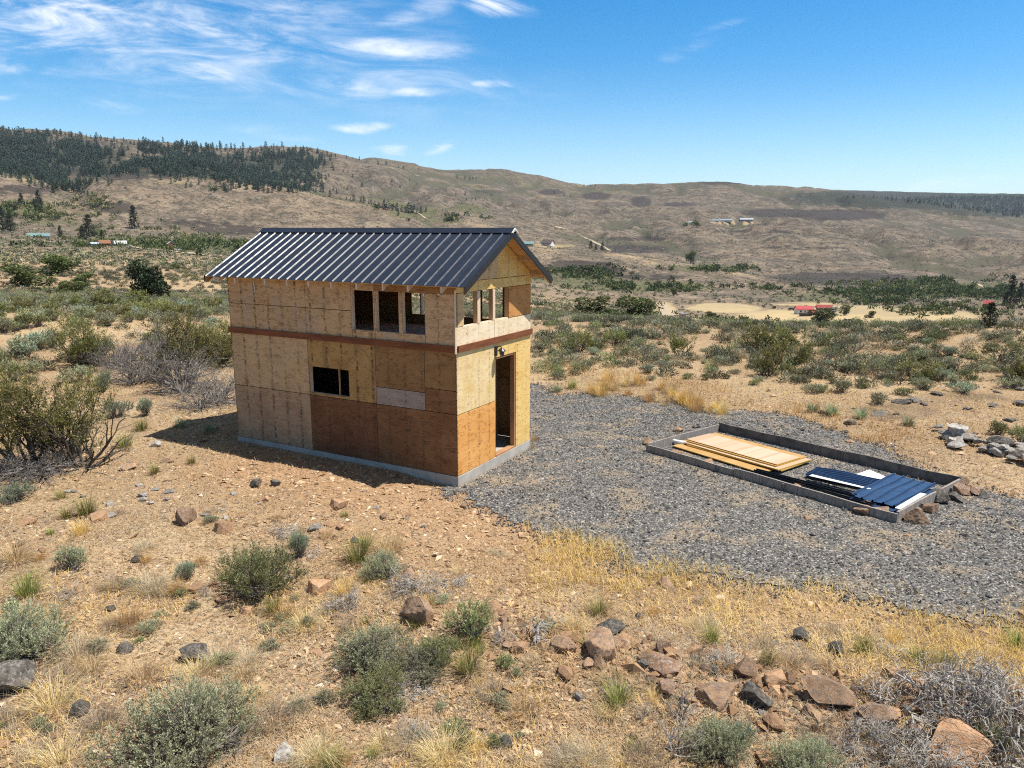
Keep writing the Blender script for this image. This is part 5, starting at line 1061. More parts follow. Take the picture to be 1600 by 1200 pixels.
# far sagebrush too many to count, and streamside brush
def lumps(name, x, y, size, mat, per, label, cat, hk=.75, sq=.62):
    n = len(x); d = rng.normal(size=(n, per, 3)); d[..., 2] = np.abs(d[..., 2]); d = unit(d); rad = rng.uniform(.45, 1, (n, per, 1))
    lob = rng.normal(0, .35, (n, 3, 2)); li = rng.integers(0, 3, (n, per)); ofs = np.take_along_axis(lob, li[..., None].repeat(2, -1), 1)
    P = d*rad*[.5, .5, hk]; P[..., :2] += ofs*.6; P = P*size[:, None, None] + np.stack([x, y, ground_z(x, y)-.05*size], 1)[:, None]
    nd = unit(d + [0, 0, .6] + rng.normal(0, .5, d.shape)); tint = np.clip(.1+.7*d[..., 2]*rad[..., 0]+rng.normal(0, .1, (n, per))+rng.normal(0, .17, (n, 1)), 0, 1)  # lower leaves tinted darker: shade at the bush bases painted in
    g = G(); L = (size[:, None]*rng.uniform(.3, .6, (n, per))*{420: .26, 120: .5}.get(per, math.sqrt(22/max(per, 22)))).ravel()
    leaves(g, P.reshape(-1, 3), nd.reshape(-1, 3), L, L*sq, 0, tint.ravel()); o = g.build(name, MT[mat]); tag(o, label, cat, kind='stuff'); return o
def zonev(nm, px, py):
    a = np.zeros(px.shape)
    for cx, cy, rx, ry, am in ZON[nm]: a = np.maximum(a, am*sstep(1.3, .7, np.hypot((px-cx)/rx, (py-cy)/ry)))
    return a
N = 78000; a = rng.uniform(R(-45), R(46), N); r = 43*(2400/43)**(rng.random(N)**.92); x, y = np.sin(a)*r, np.cos(a)*r; z = ground_z(x, y); px, py, fw = project(x, y, z)
k = (rng.random(N) < np.clip(.22+.6*sstep(.40, .64, fbm(x*.035, y*.035, 4, 91)), 0, 1)) & (zonev('field', px, py)+zonev('lush', px, py) < .35) & (rng.random(N) > .55*zonev('sand', px, py))
x, y, r = x[k], y[k], r[k]
N = 2700; a = rng.uniform(R(-46), R(48), N); rn = np.sqrt(rng.uniform(25.5**2, 44**2, N)); xn, yn = np.sin(a)*rn, np.cos(a)*rn; pxn, pyn, _ = project(xn, yn, ground_z(xn, yn))
k = ((pxn > 838) | (pxn < 352)) & (rng.random(N) < np.clip((.35+.8*sstep(.40, .60, fbm(xn*.16, yn*.16, 4, 92)))*sstep(612, 560, pyn)+.06, 0, 1)) & (poly_sd(PAD, xn, yn) < -1.) & ((pxn > 400) | (rng.random(N) < .45))
x, y, r = np.concatenate([x, xn[k]]), np.concatenate([y, yn[k]]), np.concatenate([r, rn[k]])
sz = rng.uniform(.45, 1.1, len(x))*np.where(r < 130, .85, .85+r/520)
mixk = rng.random(len(x))
for lo, hi, per, sq in ((0, 85, 420, .34), (85, 220, 120, .42), (220, 800, 22, .62), (800, 9999, 9, .7)):
    for mn, a_, b_, nm_, hk_ in (('field_sage', 0, .62, 'grey green sagebrush', .6), ('sage_green', .62, .8, 'olive green scrub', .7), ('straw_grey', .8, 1.01, 'dry grey brush and bleached grass', .45)):
        if lo >= 800 and mn != 'field_sage': continue
        s_ = (r >= lo) & (r < hi) & ((mixk >= a_) & (mixk < b_) | (lo >= 800)); lumps('sagebrush_expanse', x[s_], y[s_], sz[s_]*(.85 if lo < 200 else 1), mn, per, nm_+' dotted over the '+{0: 'near rim of the flat', 85: 'first slopes below the flat', 220: 'valley floor and middle slopes', 800: 'far hillsides'}[lo], 'sagebrush', hk_, sq)
def thick(nm, N, lo, hi, mat, label, ell, cat='brush', per=34):
    xs, ys, ss = [], [], []
    tot = sum(e[2]*e[3]*e[4] for e in ell)
    for cx, cy, rx, ry, am in ell:
        for _ in range(max(4, int(N*rx*ry*am/tot))):
            px, py = random.gauss(cx, rx*.62), random.gauss(cy, ry*.55)
            if not (-80 < px < 1680) or float(fbm(np.array([px*.03+cx]), np.array([py*.12]), 3, 96)[0]) < .43: continue
            X, Y, Z = ground_at(px, py); d = math.hypot(X, Y); xs.append(X); ys.append(Y); ss.append(random.uniform(lo, hi)*d/F)
    return lumps(nm, np.array(xs), np.array(ys), np.array(ss), mat, per, label, cat, .8)
GE = [(255,388,110,5,1),(325,388,70,9,1.4),(30,330,40,9,.5),(15,345,30,8,.8),(900,428,70,9,1),(1000,448,100,7,.9),(1110,420,70,4,1.1),(1210,448,60,5,.7),(1400,455,110,7,1.2),(1460,440,60,6,1.2),(1545,452,60,12,1),(965,492,50,4,1.2),(1010,483,30,5,.4),(1130,499,60,4,.5),(1370,468,70,7,.8),(1480,482,90,9,.6),(635,327,40,3,.5),(690,342,50,5,.7),(330,300-0,1,1,.1),(180,484,180,6,.9),(120,462,60,6,.6),(1080,352,12,3,.6),(120,388,80,4,.4)]
thick('streamside_brush', 3000, 3.5, 9.5, 'green_bush', 'dark green brush along the creeks and hollows of the valley', GE)
thick('streamside_brush', 900, 3, 8, 'yellow_bush', 'yellow green willowy brush mixed along the creeks', [(270,380,120,8,1),(360,385,40,8,1),(60,340,80,14,.8),(1390,445,80,5,1),(1360,440,40,4,1),(1450,448,60,5,.7),(200,368,70,10,.5),(150,320,30,14,.4)])

# ------------------------------------------------------------------ trees
def conifer(seed, near=True, wide=.30, full=1.):
    r = np.random.default_rng(seed); gt, gc = G(), G(); tube(gt, [(0, 0, 0), (.004, .002, .3), (0, .004, .65), (0, 0, .97)], [.022, .017, .011, .002], 6)
    lv = 17 if near else 9; per0 = 9 if near else 6
    for i in range(lv):
        t = (i+.5)/lv; z = .10+.87*t; rad = wide*(1-t)**.75*r.uniform(.75, 1.12)*(1 if t > .12 else .8)+.015
        for k in range(int(per0*(1-.45*t))):
            a = r.uniform(0, 6.28); L = rad*r.uniform(.65, 1.15); d = np.array([math.cos(a), math.sin(a), -.18+.45*t]); p0 = np.array([0, 0, z+r.normal(0, .012)])
            m = 16 if near else 4; s = r.uniform(.25, 1, m)
            p = p0 + d*(L*s)[:, None] + r.normal(0, .012 if near else .02, (m, 3)); ld = unit(d*.6 + r.normal(0, .55, (m, 3)) + [0, 0, .15])
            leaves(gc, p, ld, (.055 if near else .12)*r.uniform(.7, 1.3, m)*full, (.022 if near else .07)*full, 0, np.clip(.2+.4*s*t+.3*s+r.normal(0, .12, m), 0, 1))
            if near and k % 2 == 0: cones(gt, [p0], [p0+d*L*.8], .005, .002, 3)
    return gt, gc
def tree_thing(name, proto, mats, px, py, h, label, group, wk=1.):
    t = thing(name, label, 'tree', group=group); link('trunk', proto[0], t); link('crown', proto[1], t)
    x, y, z = ground_at(px, py); d = math.sqrt(x*x+y*y+(H-z)**2); s = h/F*d; t.location = (x, y, z-.02*s); t.rotation_euler = (0, 0, random.uniform(0, 6.28)); t.scale = (s*wk, s*wk, s); return t
CN = []
for k in range(3):
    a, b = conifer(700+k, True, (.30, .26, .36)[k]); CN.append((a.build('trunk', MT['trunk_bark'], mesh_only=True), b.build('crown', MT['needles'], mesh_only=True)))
CF = []
for k in range(5):
    a, b = conifer(720+k, False, (.24, .2, .28, .22, .3)[k]); g = b; n = g.n
    v = np.concatenate(a.v); 
    for q in a.q: g.q.append(q+g.n); g.qm.append(np.ones(len(q), np.int32))
    g.v.append(v); g.tint.append(np.full(len(v), .2)); g.n += len(v)
    CF.append(g.build('pine_tree', [MT['far_needles'], MT['trunk_bark']], mesh_only=True))
def leafy(seed, lobes=9, tall=.62):
    r = np.random.default_rng(seed); gt, gc = G(), G(); tube(gt, [(0, 0, 0), (.01, 0, .2), (.0, .01, .4)], [.04, .032, .02], 6)
    for k in range(lobes):
        c = np.array([r.normal(0, .2), r.normal(0, .2), r.uniform(.18, .8)]); c[:2] *= 1.1-.8*abs(c[2]-.4); ra = r.uniform(.13, .24); m = 190; d = unit(r.normal(size=(m, 3)))
        p = c + d*ra*r.uniform(.5, 1.05, (m, 1)); p[:, 2] = np.maximum(p[:, 2], .02); leaves(gc, p, unit(d+[0, 0, .3]+r.normal(0, .6, (m, 3))), r.uniform(.05, .1, m), .045, 0, np.clip(.25+.35*p[:, 2]+.25*d[:, 2]+r.normal(0, .12, m), 0, 1)); cones(gt, [(0, 0, .3)], [c], .014, .005, 3)
    return gt.build('trunk', MT['trunk_bark'], mesh_only=True), gc.build('crown', MT['green_bush'], mesh_only=True)
LF = [leafy(740+k) for k in range(3)]
JUN = leafy(750, 16); JUN[1].materials.clear(); JUN[1].materials.append(MT['needles'])
tree_thing('pine_tree', JUN, None, 232, 470, 58, 'solitary dark bushy pine on the slope left of the shed', None, .95)
tree_thing('pine_tree', CN[2], None, 1545, 508, 34, 'dark pine standing at the right end of the dry field', None, 1.25)
tree_thing('pine_tree', CN[0], None, 1577, 474, 40, 'tall dark pine near the right edge behind the small red roofed hut', None, 1.0)
tree_thing('pine_tree', CN[1], None, 1592, 470, 28, 'pine cut by the right edge beside the tall dark pine', None, 1.0)
tree_thing('round_tree', LF[0], None, 1318, 490, 16, 'round green tree right of the red roofed house', None, .95)
tree_thing('round_tree', LF[1], None, 1360, 494, 11, 'small leaning green tree in the middle of the dry field', None, 1.3)
tree_thing('round_tree', LF[2], None, 1078, 411, 21, 'rounded dark tree at the foot of the low ridge right of the roof', None, .85)
tree_thing('round_tree', LF[0], None, 1051, 461, 13, 'small round dark tree alone in the grey green valley brush', None, .9)
NT_ = [(837,720,128,'tall dark pine above the log cabin on the left'),(555,778,125,'dark pine left of the log cabin'),(515,795,78,'shorter pine touching the one left of the log cabin'),(375,782,66,'bushy pine by the teal roof at far left'),(15,742,125,'dark pine at the left edge above the sandy slope'),(65,748,105,'second dark pine from the left edge above the sandy slope'),(130,582,66,'pine alone on the tan hill foot at left'),(238,575,78,'taller pine of the trio on the left hill foot'),(212,598,50,'left pine of the trio on the left hill foot'),(255,594,48,'right pine of the trio on the left hill foot'),(90,632,46,'low pine below the trio at left'),(327,502,42,'pine in the gap between the two left hills'),(635,788,50,'small pine right of the log cabin pines'),(1250,880,40,'small round pine near the tower house')]
for X, Y, h, lab in NT_: tree_thing('pine_tree', random.choice(CN), None, X/4, 180+Y/4, h/4, lab, 'pines at the foot of the left hills', 1.15)
for X, Y, h, lab in [(560,562,50,'dark tree right of the two far houses behind the roof'),(488,552,50,'tree left of the dark one by the far houses'),(520,562,38,'small tree between two others by the far houses')]: tree_thing('pine_tree', random.choice(CN), None, 800+X/4, 250+Y/4, h/4, lab, 'trees by the far houses behind the roof', 1.3)
ANCH += [('the forested left skyline', 60, 215), ('the smooth rounded hill', 240, 275), ('the forested hilltop', 440, 235), ('the bare ridge', 600, 255), ('the valley pine grove', 610, 325), ('the middle of the bare hillside', 640, 290), ('the low distant hump', 760, 270), ('the notch in the skyline', 905, 290), ('the flat dark mesa', 1540, 310), ('the forest gully', 110, 300), ('the forest edge', 500, 280)]
PINES = []
def farpine(px, py, h, grp, lab=None):
    o = link('pine_tree', random.choice(CF)); x, y, z = ground_at(px, py); d = math.sqrt(x*x+y*y+(H-z)**2); s = h/F*d; o.location = (x, y, z-.03*s); o.rotation_euler = (0, 0, random.uniform(0, 6.28)); w = random.uniform(.9, 1.25); o.scale = (s*w, s*w, s)
    tag(o, lab, 'pine tree', grp)
    if not lab: PINES.append((o, px, py, 'small dark'))
for X, Y, h in [(287,138,24),(325,148,20),(345,154,18),(465,184,22),(490,184,20),(560,194,20),(600,199,16),(640,204,22),(685,212,14),(757,232,26),(808,234,28),(885,250,14),(915,256,20),(1010,264,12),(480,268,20),(540,278,16),(570,282,20),(600,314,26),(450,308,20),(655,372,28),(843,342,24),(895,378,20),(955,334,20),(1000,358,16),(478,392,22),(565,388,18),(500,417,32),(457,432,38),(1120,394,12),(1162,410,16),(1180,397,20),(1242,424,18),(1302,424,28),(1310,452,16),(1405,377,14),(1465,424,18),(1250,312,20),(1300,320,24),(1330,322,18),(1350,322,20),(1370,322,18),(1345,452,18),(1365,452,20),(1425,444,16),(520,448,18),(605,460,36),(650,467,34),(670,472,40),(700,477,28),(715,480,34),(735,487,30),(760,492,26),(795,512,60),(830,517,46),(850,520,44),(875,522,50),(885,550,40),(905,527,46),(930,532,40),(950,532,66),(980,532,50),(1000,537,30),(1025,537,48),(1058,522,32),(560,452,20),(585,457,22),(815,516,50),(965,534,50)]:
    farpine(400+X/4, 200+Y/4+.5, h/4, 'pines scattered on the bare hillside above the roof')
for X, Y, h in [(1170,425,25),(1158,460,32),(1190,457,32),(1238,442,36),(395,484,40),(410,487,44),(455,492,44),(480,497,40),(500,502,42),(520,507,40),(545,517,32),(710,220,30),(45,108,16),(95,108,18),(265,150,34),(440,145,30),(1117,200,14),(810,190,16),(995,355,30),(1060,370,34),(1100,372,36)]:
    farpine(X/4, 180+Y/4+.5, h/4, 'pines on the left hills')
for px in range(0, 490, 7): farpine(px+random.uniform(-3, 3), np.interp(px, [p[0] for p in SKY], [p[1] for p in SKY])+random.uniform(1, 5), random.uniform(4, 7.5), 'pines along the left skyline')
for px, py, h in [(911,291,4),(921,291.5,3),(929,291,4),(865,302,4),(880,306,5),(890,308,4)]: farpine(px, py, h, 'pines by the notch in the skyline')
def inside(P, x, y): return float(poly_sd(np.array(P, float), np.array([x]), np.array([y]))[0]) > 0
FP = [[(-40,216),(60,222),(120,228),(170,244),(152,258),(185,266),(150,280),(114,302),(60,284),(-40,262)], [(195,230),(320,238),(400,250),(440,240),(505,244),(515,258),(500,285),(484,302),(430,299),(330,283),(262,270),(205,264),(185,250)], [(140,268),(200,262),(300,268),(330,279),(200,270),(152,280)]]
HOLE = [(345,242,42,5),(440,237,36,4),(178,234,26,6),(225,250,40,7),(455,274,34,3.5),(30,236,30,4),(60,250,16,3),(195,240,26,5),(390,262,20,4),(455,290,20,3)]
pts = []
while len(pts) < 3500:
    px, py = random.uniform(-40, 520), random.uniform(212, 304)
    if max(float(poly_sd(np.array(P, float), np.array([px]), np.array([py]))[0]) for P in FP) < random.gauss(1, 8): continue
    if any(math.hypot((px-c)/a, (py-e)/b) < 1 for c, e, a, b in HOLE) and random.random() < .93: continue
    if fbm(np.array([px*.035]), np.array([py*.07]), 3, 95)[0] < .38 and random.random() < .85: continue
    if px > 420 and random.random() < (px-420)/125: continue
    pts.append((px, py))
pts.sort(key=lambda p: -p[1])
for k, (px, py) in enumerate(pts[:70]): farpine(px, py, random.uniform(6.5, 11), 'pines at the lower edge of the left forest')
relabel(PINES, 'pine')
far = [(px, py, random.uniform(6, 10.5)) for px, py in pts[70:]]
behind = []
for k in range(620):
    px = random.uniform(190, 505); a = math.atan2(float(rays(px, 285)[0]), float(rays(px, 285)[1])); r = random.uniform(1560, 1880) if px > 255 else random.uniform(1600, 1750)
    if px > 430 and random.random() < (px-430)/90: continue
    behind.append((math.sin(a)*r, math.cos(a)*r, random.uniform(11, 19)*min(1, .45+(px-190)/160)))
g = G()
while len(far) < 3430+900:
    px, py = random.uniform(1415, 1660) if random.random() < .9 else random.uniform(1320, 1420), random.uniform(302, 342)
    if py > np.interp(px, [1320, 1400, 1500, 1600, 1700], [305, 312, 324, 338, 350]) or py < np.interp(px, [1320, 1415, 1470, 1700], [303, 309, 305, 303]): continue
    far.append((px, max(py, 307), random.uniform(3.5, 5.5)))
for q in far + behind:
    me = random.choice(CF)
    if q[1] > 400: x, y, s = q; z = gz(x, y)
    else: x, y, z = ground_at(q[0], q[1]); s = q[2]/F*math.sqrt(x*x+y*y+(H-z)**2)
    if not hasattr(g, 'cache'): g.cache = {}
    if me.name not in g.cache:
        v = np.zeros(len(me.vertices)*3); me.vertices.foreach_get('co', v); f = np.array([p.vertices[:] for p in me.polygons if len(p.vertices) == 4]); t = np.zeros(len(me.vertices)); me.attributes['tint'].data.foreach_get('value', t); g.cache[me.name] = (v.reshape(-1, 3), f, t)
    v, f, t = g.cache[me.name]; a = random.uniform(0, 6.28); ca, sa = math.cos(a), math.sin(a); w = s*random.uniform(.9, 1.3)
    g.add(np.stack([(v[:, 0]*ca-v[:, 1]*sa)*w+x, (v[:, 0]*sa+v[:, 1]*ca)*w+y, v[:, 2]*s+z-.03*s], 1), f, 0, t)
o = g.build('forest', MT['far_needles']); tag(o, 'dense dark pine forest filling the folds of the far hills', 'forest', kind='stuff')
# separate green bushes on the slopes
for px, py, w, lab in [(34,450,46,'dark green bush mound at the left edge of the sandy slope'),(88,434,44,'low wide green bush on the left sandy slope'),(130,452,30,'green bush left of the solitary pine'),(108,462,26,'small green bush below the low wide one at left'),(275,424,14,'small round green bush right of the solitary pine'),(1281,506,40,'big green bush in front of the red roofed house'),(1345,502,0,''),(935,494,50,'left half of the long green thicket behind the flat'),(985,495,50,'right half of the long green thicket behind the flat'),(1110,494,14,'small bush by the tan plank outhouse')]:
    if w: shrub('green_bush', (LF[random.randrange(3)][1], LF[0][0]), px, py, w, .75, lab, 'bush', 'separate green bushes on the slopes', None, .5)

# ------------------------------------------------------------------ buildings and vehicles far off
def house(name, label, cat, px, py, wpx, depth, wall_h, roof_h, wmat, rmat, yaw=0., parts=True, flat=False, group='buildings in the valley', flip=False):
    x, y, z = ground_at(px, py); d = math.sqrt(x*x+y*y+(H-z)**2); W = wpx/F*d; D = depth*W; wh = wall_h/F*d; rh = roof_h/F*d
    t = thing(name, label, cat, (x, y, z), -math.atan2(x, y)+yaw, group)
    g = G()
    if flat: g.box((-W/2, 0, -1), (W/2, D, wh))
    else: g.prism([(-W/2, -1), (W/2, -1), (W/2, wh), (0, wh+rh), (-W/2, wh)] if flip else [(0, -1), (D, -1), (D, wh), (D/2, wh+rh), (0, wh)], 'y' if flip else 'x', *((0, D) if flip else (-W/2, W/2)))
    g.build('wall', MT[wmat], t); g = G(); o = .06*W; th = .04*W
    if flat: g.box((-W/2-o, -o, wh+.01), (W/2+o, D+o, wh+th*1.6))
    else:
        sp, ext = (W/2, D) if flip else (D/2, W); k = rh/sp
        for s in (-1, 1):
            e = [(s*(sp+o), wh-k*o+.03), (0, wh+rh+.03), (0, wh+rh+.03+th), (s*(sp+o), wh-k*o+.03+th)]
            if flip: g.prism(e, 'y', -o, D+o)
            else: g.prism([(a+D/2, b) for a, b in e], 'x', -W/2-o, W/2+o)
    g.build('roof', MT[rmat], t)
    if parts:
        for q in (-.28, .22):
            g = G(); g.box((q*W-.06*W, -.05, wh*.4), (q*W+.06*W, -.005, wh*.8)); g.build('window', MT['glass_dark'], t)
        g = G(); g.box((-.04*W, -.05, 0), (.05*W, -.005, wh*.75)); g.build('door', MT['wall_dark'], t)
    return t
house('farm_house', 'white house with a bright red roof beside the dry field', 'house', 1257, 489, 22, .6, 7, 4, 'wall_white', 'roof_red', .35)
house('farm_house', 'low red roofed porch wing at the right of the white house', 'house', 1272, 490, 12, .7, 4, 2.5, 'wall_dark', 'roof_red', .2, False)
house('barn', 'dark barn with a dull red roof right of the white house', 'barn', 1288, 484, 20, .7, 4.5, 3.5, 'wall_dark', 'roof_dred', .15)
house('storage_shed', 'small pale blue white storage shed at the right of the dark barn', 'shed', 1303, 485, 7, 1., 6.5, 1, 'wall_white', 'steel_blue', 0, False, True)
house('deck', 'low dark deck in front of the white red roofed house', 'deck', 1258, 492, 17, .5, 3.5, 1, 'wall_dark', 'wall_dark', 0, False, True)
house('hut', 'small hut with a bright red roof above the pine by the field', 'hut', 1543, 475, 11, .8, 3, 4, 'wall_rust', 'roof_red', 0, False)
house('outhouse', 'narrow tan plank outhouse with a flat pale roof at the end of the track', 'outhouse', 1068, 498, 8, 1., 9, 1, 'wall_tan', 'roof_grey', .5, True, True)
house('hut', 'tiny dark hut on the left part of the dry field', 'hut', 1209, 480, 5, 1, 3, 1, 'wall_dark', 'wall_dark', 0, False, True)
house('farm_house', 'teal roofed house half hidden in the trees at far left', 'house', 60, 375, 22, .5, 2, 3, 'wall_tan', 'roof_teal', 0)
house('log_cabin', 'orange brown log cabin at far left', 'cabin', 164, 388, 13, .8, 4, 4, 'wall_log', 'wall_log', .2)
house('tent', 'white canvas shelter right of the log cabin', 'tent', 188, 387.5, 14, .7, 3.5, 3, 'wall_white', 'white_paint', .1, False)
house('tent', 'small pale dome left of the log cabin', 'tent', 147, 388, 9, .8, 3, 2, 'roof_grey', 'roof_grey', 0, False)
house('tower_house', 'narrow tall red house on the far left road', 'house', 267, 394, 8, 1., 9, 3, 'wall_log', 'roof_grey', .2, True, False, flip=True)
house('farm_house', 'teal roofed low house just behind the ridge end of the roof', 'house', 823, 384, 18, .5, 3, 3, 'wall_tan', 'roof_teal', 0)
house('farm_house', 'dark roofed house with a white gable right of the ridge end', 'house', 852, 384, 16, .8, 4, 5, 'wall_white', 'wall_dark', -.5)
house('farm_house', 'long pale blue roofed house on the far plain', 'house', 1132, 345, 18, .3, 2.0, 1.3, 'wall_white', 'steel_blue', .1)
house('farm_house', 'low pale building at the left of the far plain homestead', 'house', 1117, 345, 9, .4, 1.8, 1.4, 'wall_tan', 'steel_blue', 0, False)
house('farm_house', 'flat roofed pale house at the right of the far plain homestead', 'house', 1165, 344, 17, .3, 2.4, 1.4, 'wall_tan', 'roof_grey', 0, False)
house('farm_shed', 'small tan shed left of the far plain homestead', 'shed', 1077, 348, 6, .5, 1.8, 1, 'wall_tan', 'roof_grey', 0, False)
def car(label, px, py, wpx, mat, yaw=0., name='parked_car', cat='car'):
    x, y, z = ground_at(px, py); d = math.hypot(x, y); L = wpx/F*d; t = thing(name, label, cat, (x, y, z), -math.atan2(x, y)+yaw, 'vehicles parked in the valley'); W = L*.42
    g = G(); g.prism([(-L/2, .12*L), (L/2, .12*L), (L/2, .24*L), (L*.3, .26*L), (L*.16, .37*L), (-L*.28, .38*L), (-L*.42, .26*L), (-L/2, .25*L)], 'y', 0, W); g.build('body', MT[mat], t)
    g = G(); g.prism([(L*.27, .26*L), (L*.15, .355*L), (-L*.26, .36*L), (-L*.38, .26*L)], 'y', -.02, W+.02); g.build('window', MT['glass_dark'], t)
    for a in (-.3, .3):
        for b in (-.03*L, W-.04*L):
            g = G(); V = [(a*L+.08*L*math.cos(q), 0, .08*L+.08*L*math.sin(q)) for q in np.linspace(0, 6.28, 12, endpoint=False)]; g.prism([(p[0], p[2]) for p in V], 'y', b, b+.07*L); g.build('wheel', MT['tyre'], t)
car('white parked car right of the white canvas shelter', 201, 389, 8, 'wall_white'); car('white trailer like van right of the tall red house', 277, 394.5, 10, 'wall_white', .1, 'parked_van', 'van')
car('dark car parked left of the red roofed house', 1236, 483, 10, 'wall_dark'); car('dark car touching the left wall of the red roofed house', 1248, 485.5, 7, 'wall_rust')
car('white car beside the dark roofed house behind the ridge end', 861, 386, 5, 'wall_white')
for k, px in enumerate((1320, 1327, 1334, 1341)):
    x, y, z = ground_at(px, 501.5+k*.3); d = math.hypot(x, y); w = 6/F*d; t = thing('hay_bale', ['leftmost', 'second', 'third', 'rightmost'][k]+' of four pale bales with dark ends lined up at the field edge', 'bale', (x, y, z), -math.atan2(x, y), 'bales lined up at the field edge')
    g = G(); n = 16; V = [(w*.5*math.cos(q), w*.5+w*.5*math.sin(q)) for q in np.linspace(0, 6.28, n, endpoint=False)]; g.prism([(a, b) for a, b in V], 'y', 0, w); g.build('bale', MT['hay'], t)
    g = G(); g.prism([(a*.86, (b-w*.5)*.86+w*.5) for a, b in V], 'y', -.02, -.005); g.build('wrap', MT['wall_dark'], t)

# dirt roads
def road(pts, wpx, label=None):
    P = np.array(pts, float); s = np.concatenate([[0], np.cumsum(np.hypot(*np.diff(P, axis=0).T))]); m = max(8, int(s[-1]/1.5)); u = np.linspace(0, s[-1], m); px = np.interp(u, s, P[:, 0]); py = np.interp(u, s, P[:, 1])
    W = np.array([ground_at(a, b) for a, b in zip(px, py)]); dd = unit(np.gradient(W[:, :2], axis=0)); nn = np.stack([-dd[:, 1], dd[:, 0]], 1); w = wpx
    rowsv = []
    for q in (-1, -.33, .33, 1):
        xy = W[:, :2]+nn*w*.5*q; rowsv.append(np.stack([xy[:, 0], xy[:, 1], ground_z(xy[:, 0], xy[:, 1])+.45], 1))
    V = np.stack(rowsv, 1).reshape(-1, 3); f = [(i*4+k, i*4+k+1, i*4+5+k, i*4+4+k) for i in range(m-1) for k in range(3)]
    g = G(); g.add(V, f); o = g.build('dirt_road', MT['road_dust'], smooth=True); tag(o, label, kind='structure')
road([(866,354),(882,357),(900,365),(920,374),(940,384),(952,391)], 7.); road([(196,389),(240,393),(290,398),(345,404)], 8.); road([(1032,474),(1038,481),(1043,489),(1049,495)], 8.); road([(1520,437),(1532,443),(1548,450),(1580,456)], 6.); road([(645,330),(656,336),(664,342)], 5.)

# ------------------------------------------------------------------ sky, sun, air, camera
S_ = np.array([.4741, -.0083, 1.0]); S_ /= np.linalg.norm(S_)
sun = bpy.data.lights.new('sun', 'SUN'); sun.energy = 5.; sun.angle = R(.53); sun.color = (1, .955, .88)
so = bpy.data.objects.new('sun', sun); COL.objects.link(so); so.rotation_euler = Vector(S_).to_track_quat('Z', 'Y').to_euler(); so.location = (30, 0, 80)
w = bpy.data.worlds.new('World'); SC.world = w; w.use_nodes = True
t = NT('w', w)
el = math.asin(S_[2]); az = math.atan2(S_[0], S_[1])
sky = t.n('ShaderNodeTexSky', sky_type='NISHITA', sun_disc=False, sun_elevation=el, sun_rotation=az, altitude=600, air_density=1.0, dust_density=.6, ozone_density=2.2)
col = t.n('ShaderNodeHueSaturation', {'Color': sky.outputs[0], 'Saturation': 1.5, 'Hue': .497, 'Value': 1.}).outputs[0]
d = t.n('ShaderNodeTexCoord').outputs['Generated']; X, Y, Z = t.xyz(d)
yy = t.m_('MAXIMUM', Y, .05); cx = t.m_('DIVIDE', X, yy); cz = t.m_('DIVIDE', Z, yy)
vec = t.comb(cx, cz, 0.)
def blob(px, py, rx, ry, rot, amp):
    a, b, c = (float(v) for v in rays(px, py)); k = 1/F
    p = t.v_('SUBTRACT', vec, (a/b, c/b, 0)); px_, pz_, _ = t.xyz(p); ca, sa = math.cos(rot), math.sin(rot)
    u = t.m_('ADD', t.m_('MULTIPLY', px_, ca/(rx*k)), t.m_('MULTIPLY', pz_, -sa/(rx*k))); v = t.m_('ADD', t.m_('MULTIPLY', px_, sa/(ry*k)), t.m_('MULTIPLY', pz_, ca/(ry*k)))
    return t.sm(t.v_('LENGTH', t.comb(u, v, 0.)), 1.7, .0, 0., amp)
wv = t.n('ShaderNodeVectorRotate', {'Vector': vec, 'Angle': R(6)}, rotation_type='Z_AXIS').outputs[0]
n1 = t.noise(t.v_('MULTIPLY', wv, (3.2, 15, 1)), 1.6, 7, .62, 1.1); n2 = t.noise(t.v_('MULTIPLY', wv, (12, 40, 1)), 1.4, 5, .65, .6)
warp = t.n('ShaderNodeVectorMath', {0: t.v_('SUBTRACT', t.n('ShaderNodeTexNoise', {'Vector': vec, 'Scale': 7., 'Detail': 4.}).outputs['Color'], (.5, .5, .5)), 1: (.07, .035, 0)}, operation='MULTIPLY').outputs[0]
vec = t.v_('ADD', vec, warp)
m = None
for b in [(200,45,480,95,.08,.72),(560,110,280,70,.1,.5),(180,28,290,58,.10,.9),(350,48,140,26,.12,.7),(70,95,110,40,.1,.55),(15,112,30,10,0,.7),(312,116,60,16,.2,.95),(190,120,50,9,0,.5),(385,104,50,14,0,.6),(600,80,130,22,.05,.85),(530,136,80,18,.2,.8),(480,116,110,20,.1,.5),(650,148,60,9,-.08,.85),(765,133,34,7,.03,1.),(640,22,100,18,-.3,.6),(765,8,56,14,.2,1.),(567,200,46,8,0,1.),(410,203,70,9,.0,.5),(450,214,70,9,.05,.5),(625,237,40,9,.1,.75),(690,235,24,7,-.4,.8),(170,165,60,12,.1,.5),(10,155,28,6,0,.6),(1075,75,80,14,-.35,.36),(1480,284,140,12,0,.5),(1120,35,60,8,-.3,.34)]:
    q = blob(*b); m = q if m is None else t.m_('MAXIMUM', m, q)
nn = t.m_('ADD', .22, t.m_('MULTIPLY', t.sm(n1, .3, .7), 1.35)); dens = t.m_('ADD', t.m_('MULTIPLY', m, nn), t.m_('MULTIPLY', t.m_('MULTIPLY', m, 1.1), t.m_('SUBTRACT', n2, .5)))
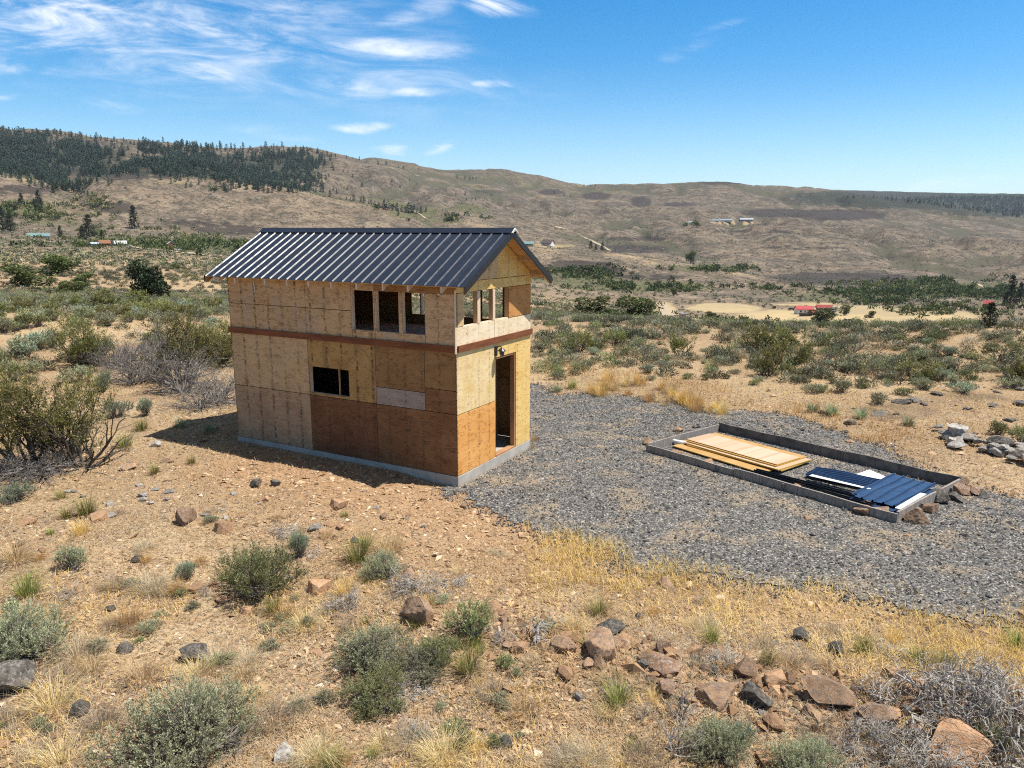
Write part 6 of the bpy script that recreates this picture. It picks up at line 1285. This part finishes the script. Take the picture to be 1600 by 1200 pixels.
cl = t.m_('MULTIPLY', t.sm(dens, .08, 1.6), t.m_('GREATER_THAN', Y, .05))
fill_dim = t.m_('MULTIPLY', t.sm(Z, .33, .62), t.sm(t.noise(d, 2.6, 5, .6), .25, .62, .55, .95)); col = t.mix(fill_dim, col, (1.3, 1.32, 1.38))  # unseen overhead sky greyed and dimmed, added to tone down blue fill light
low = t.sm(cz, .22, .0, 0, .35); col = t.mix(low, col, (4.4, 6.2, 7.8))
col = t.mix(t.m_('MULTIPLY', cl, .9), col, (7.2, 7.4, 7.7))
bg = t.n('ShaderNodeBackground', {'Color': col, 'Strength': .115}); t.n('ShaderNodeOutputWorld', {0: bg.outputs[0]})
HAZE = 3.2e-5
if HAZE:
    g = G(); zt = float(zz.max())+60; g.box((-9800, -9800, float(zz.min())-1.5), (9800, 9800, zt)); t = NT('air')
    v = t.n('ShaderNodeVolumePrincipled', {'Color': (.72, .82, .95, 1), 'Density': HAZE, 'Anisotropy': .1}); t.n('ShaderNodeOutputMaterial', {'Volume': v.outputs[0]}); o = g.build('haze', t.m); tag(o, kind='stuff')
cam = bpy.data.cameras.new('camera'); co = bpy.data.objects.new('camera', cam); COL.objects.link(co); SC.camera = co
cam.sensor_width = 36; cam.lens = 36*F/1600; cam.clip_start = .1; cam.clip_end = 40000
co.matrix_world = Matrix.Translation((0, 0, H)) @ Matrix.Rotation(math.pi/2-TH, 4, 'X') @ Matrix.Rotation(-ROLL, 4, 'Z')
SC.view_settings.view_transform = 'Standard'; SC.view_settings.look = 'None'; SC.view_settings.exposure = .52; SC.view_settings.gamma = 1
SC.render.engine = 'CYCLES'; c = SC.cycles
c.use_denoising = False; c.max_bounces = 6; c.diffuse_bounces = 3; c.glossy_bounces = 2; c.transmission_bounces = 2; c.volume_bounces = 0; c.transparent_max_bounces = 4; c.pixel_filter_type = 'BLACKMAN_HARRIS'; c.filter_width = 1.1
c.use_adaptive_sampling = True; c.adaptive_threshold = .008; c.sample_clamp_indirect = 4.; c.volume_step_rate = 4.
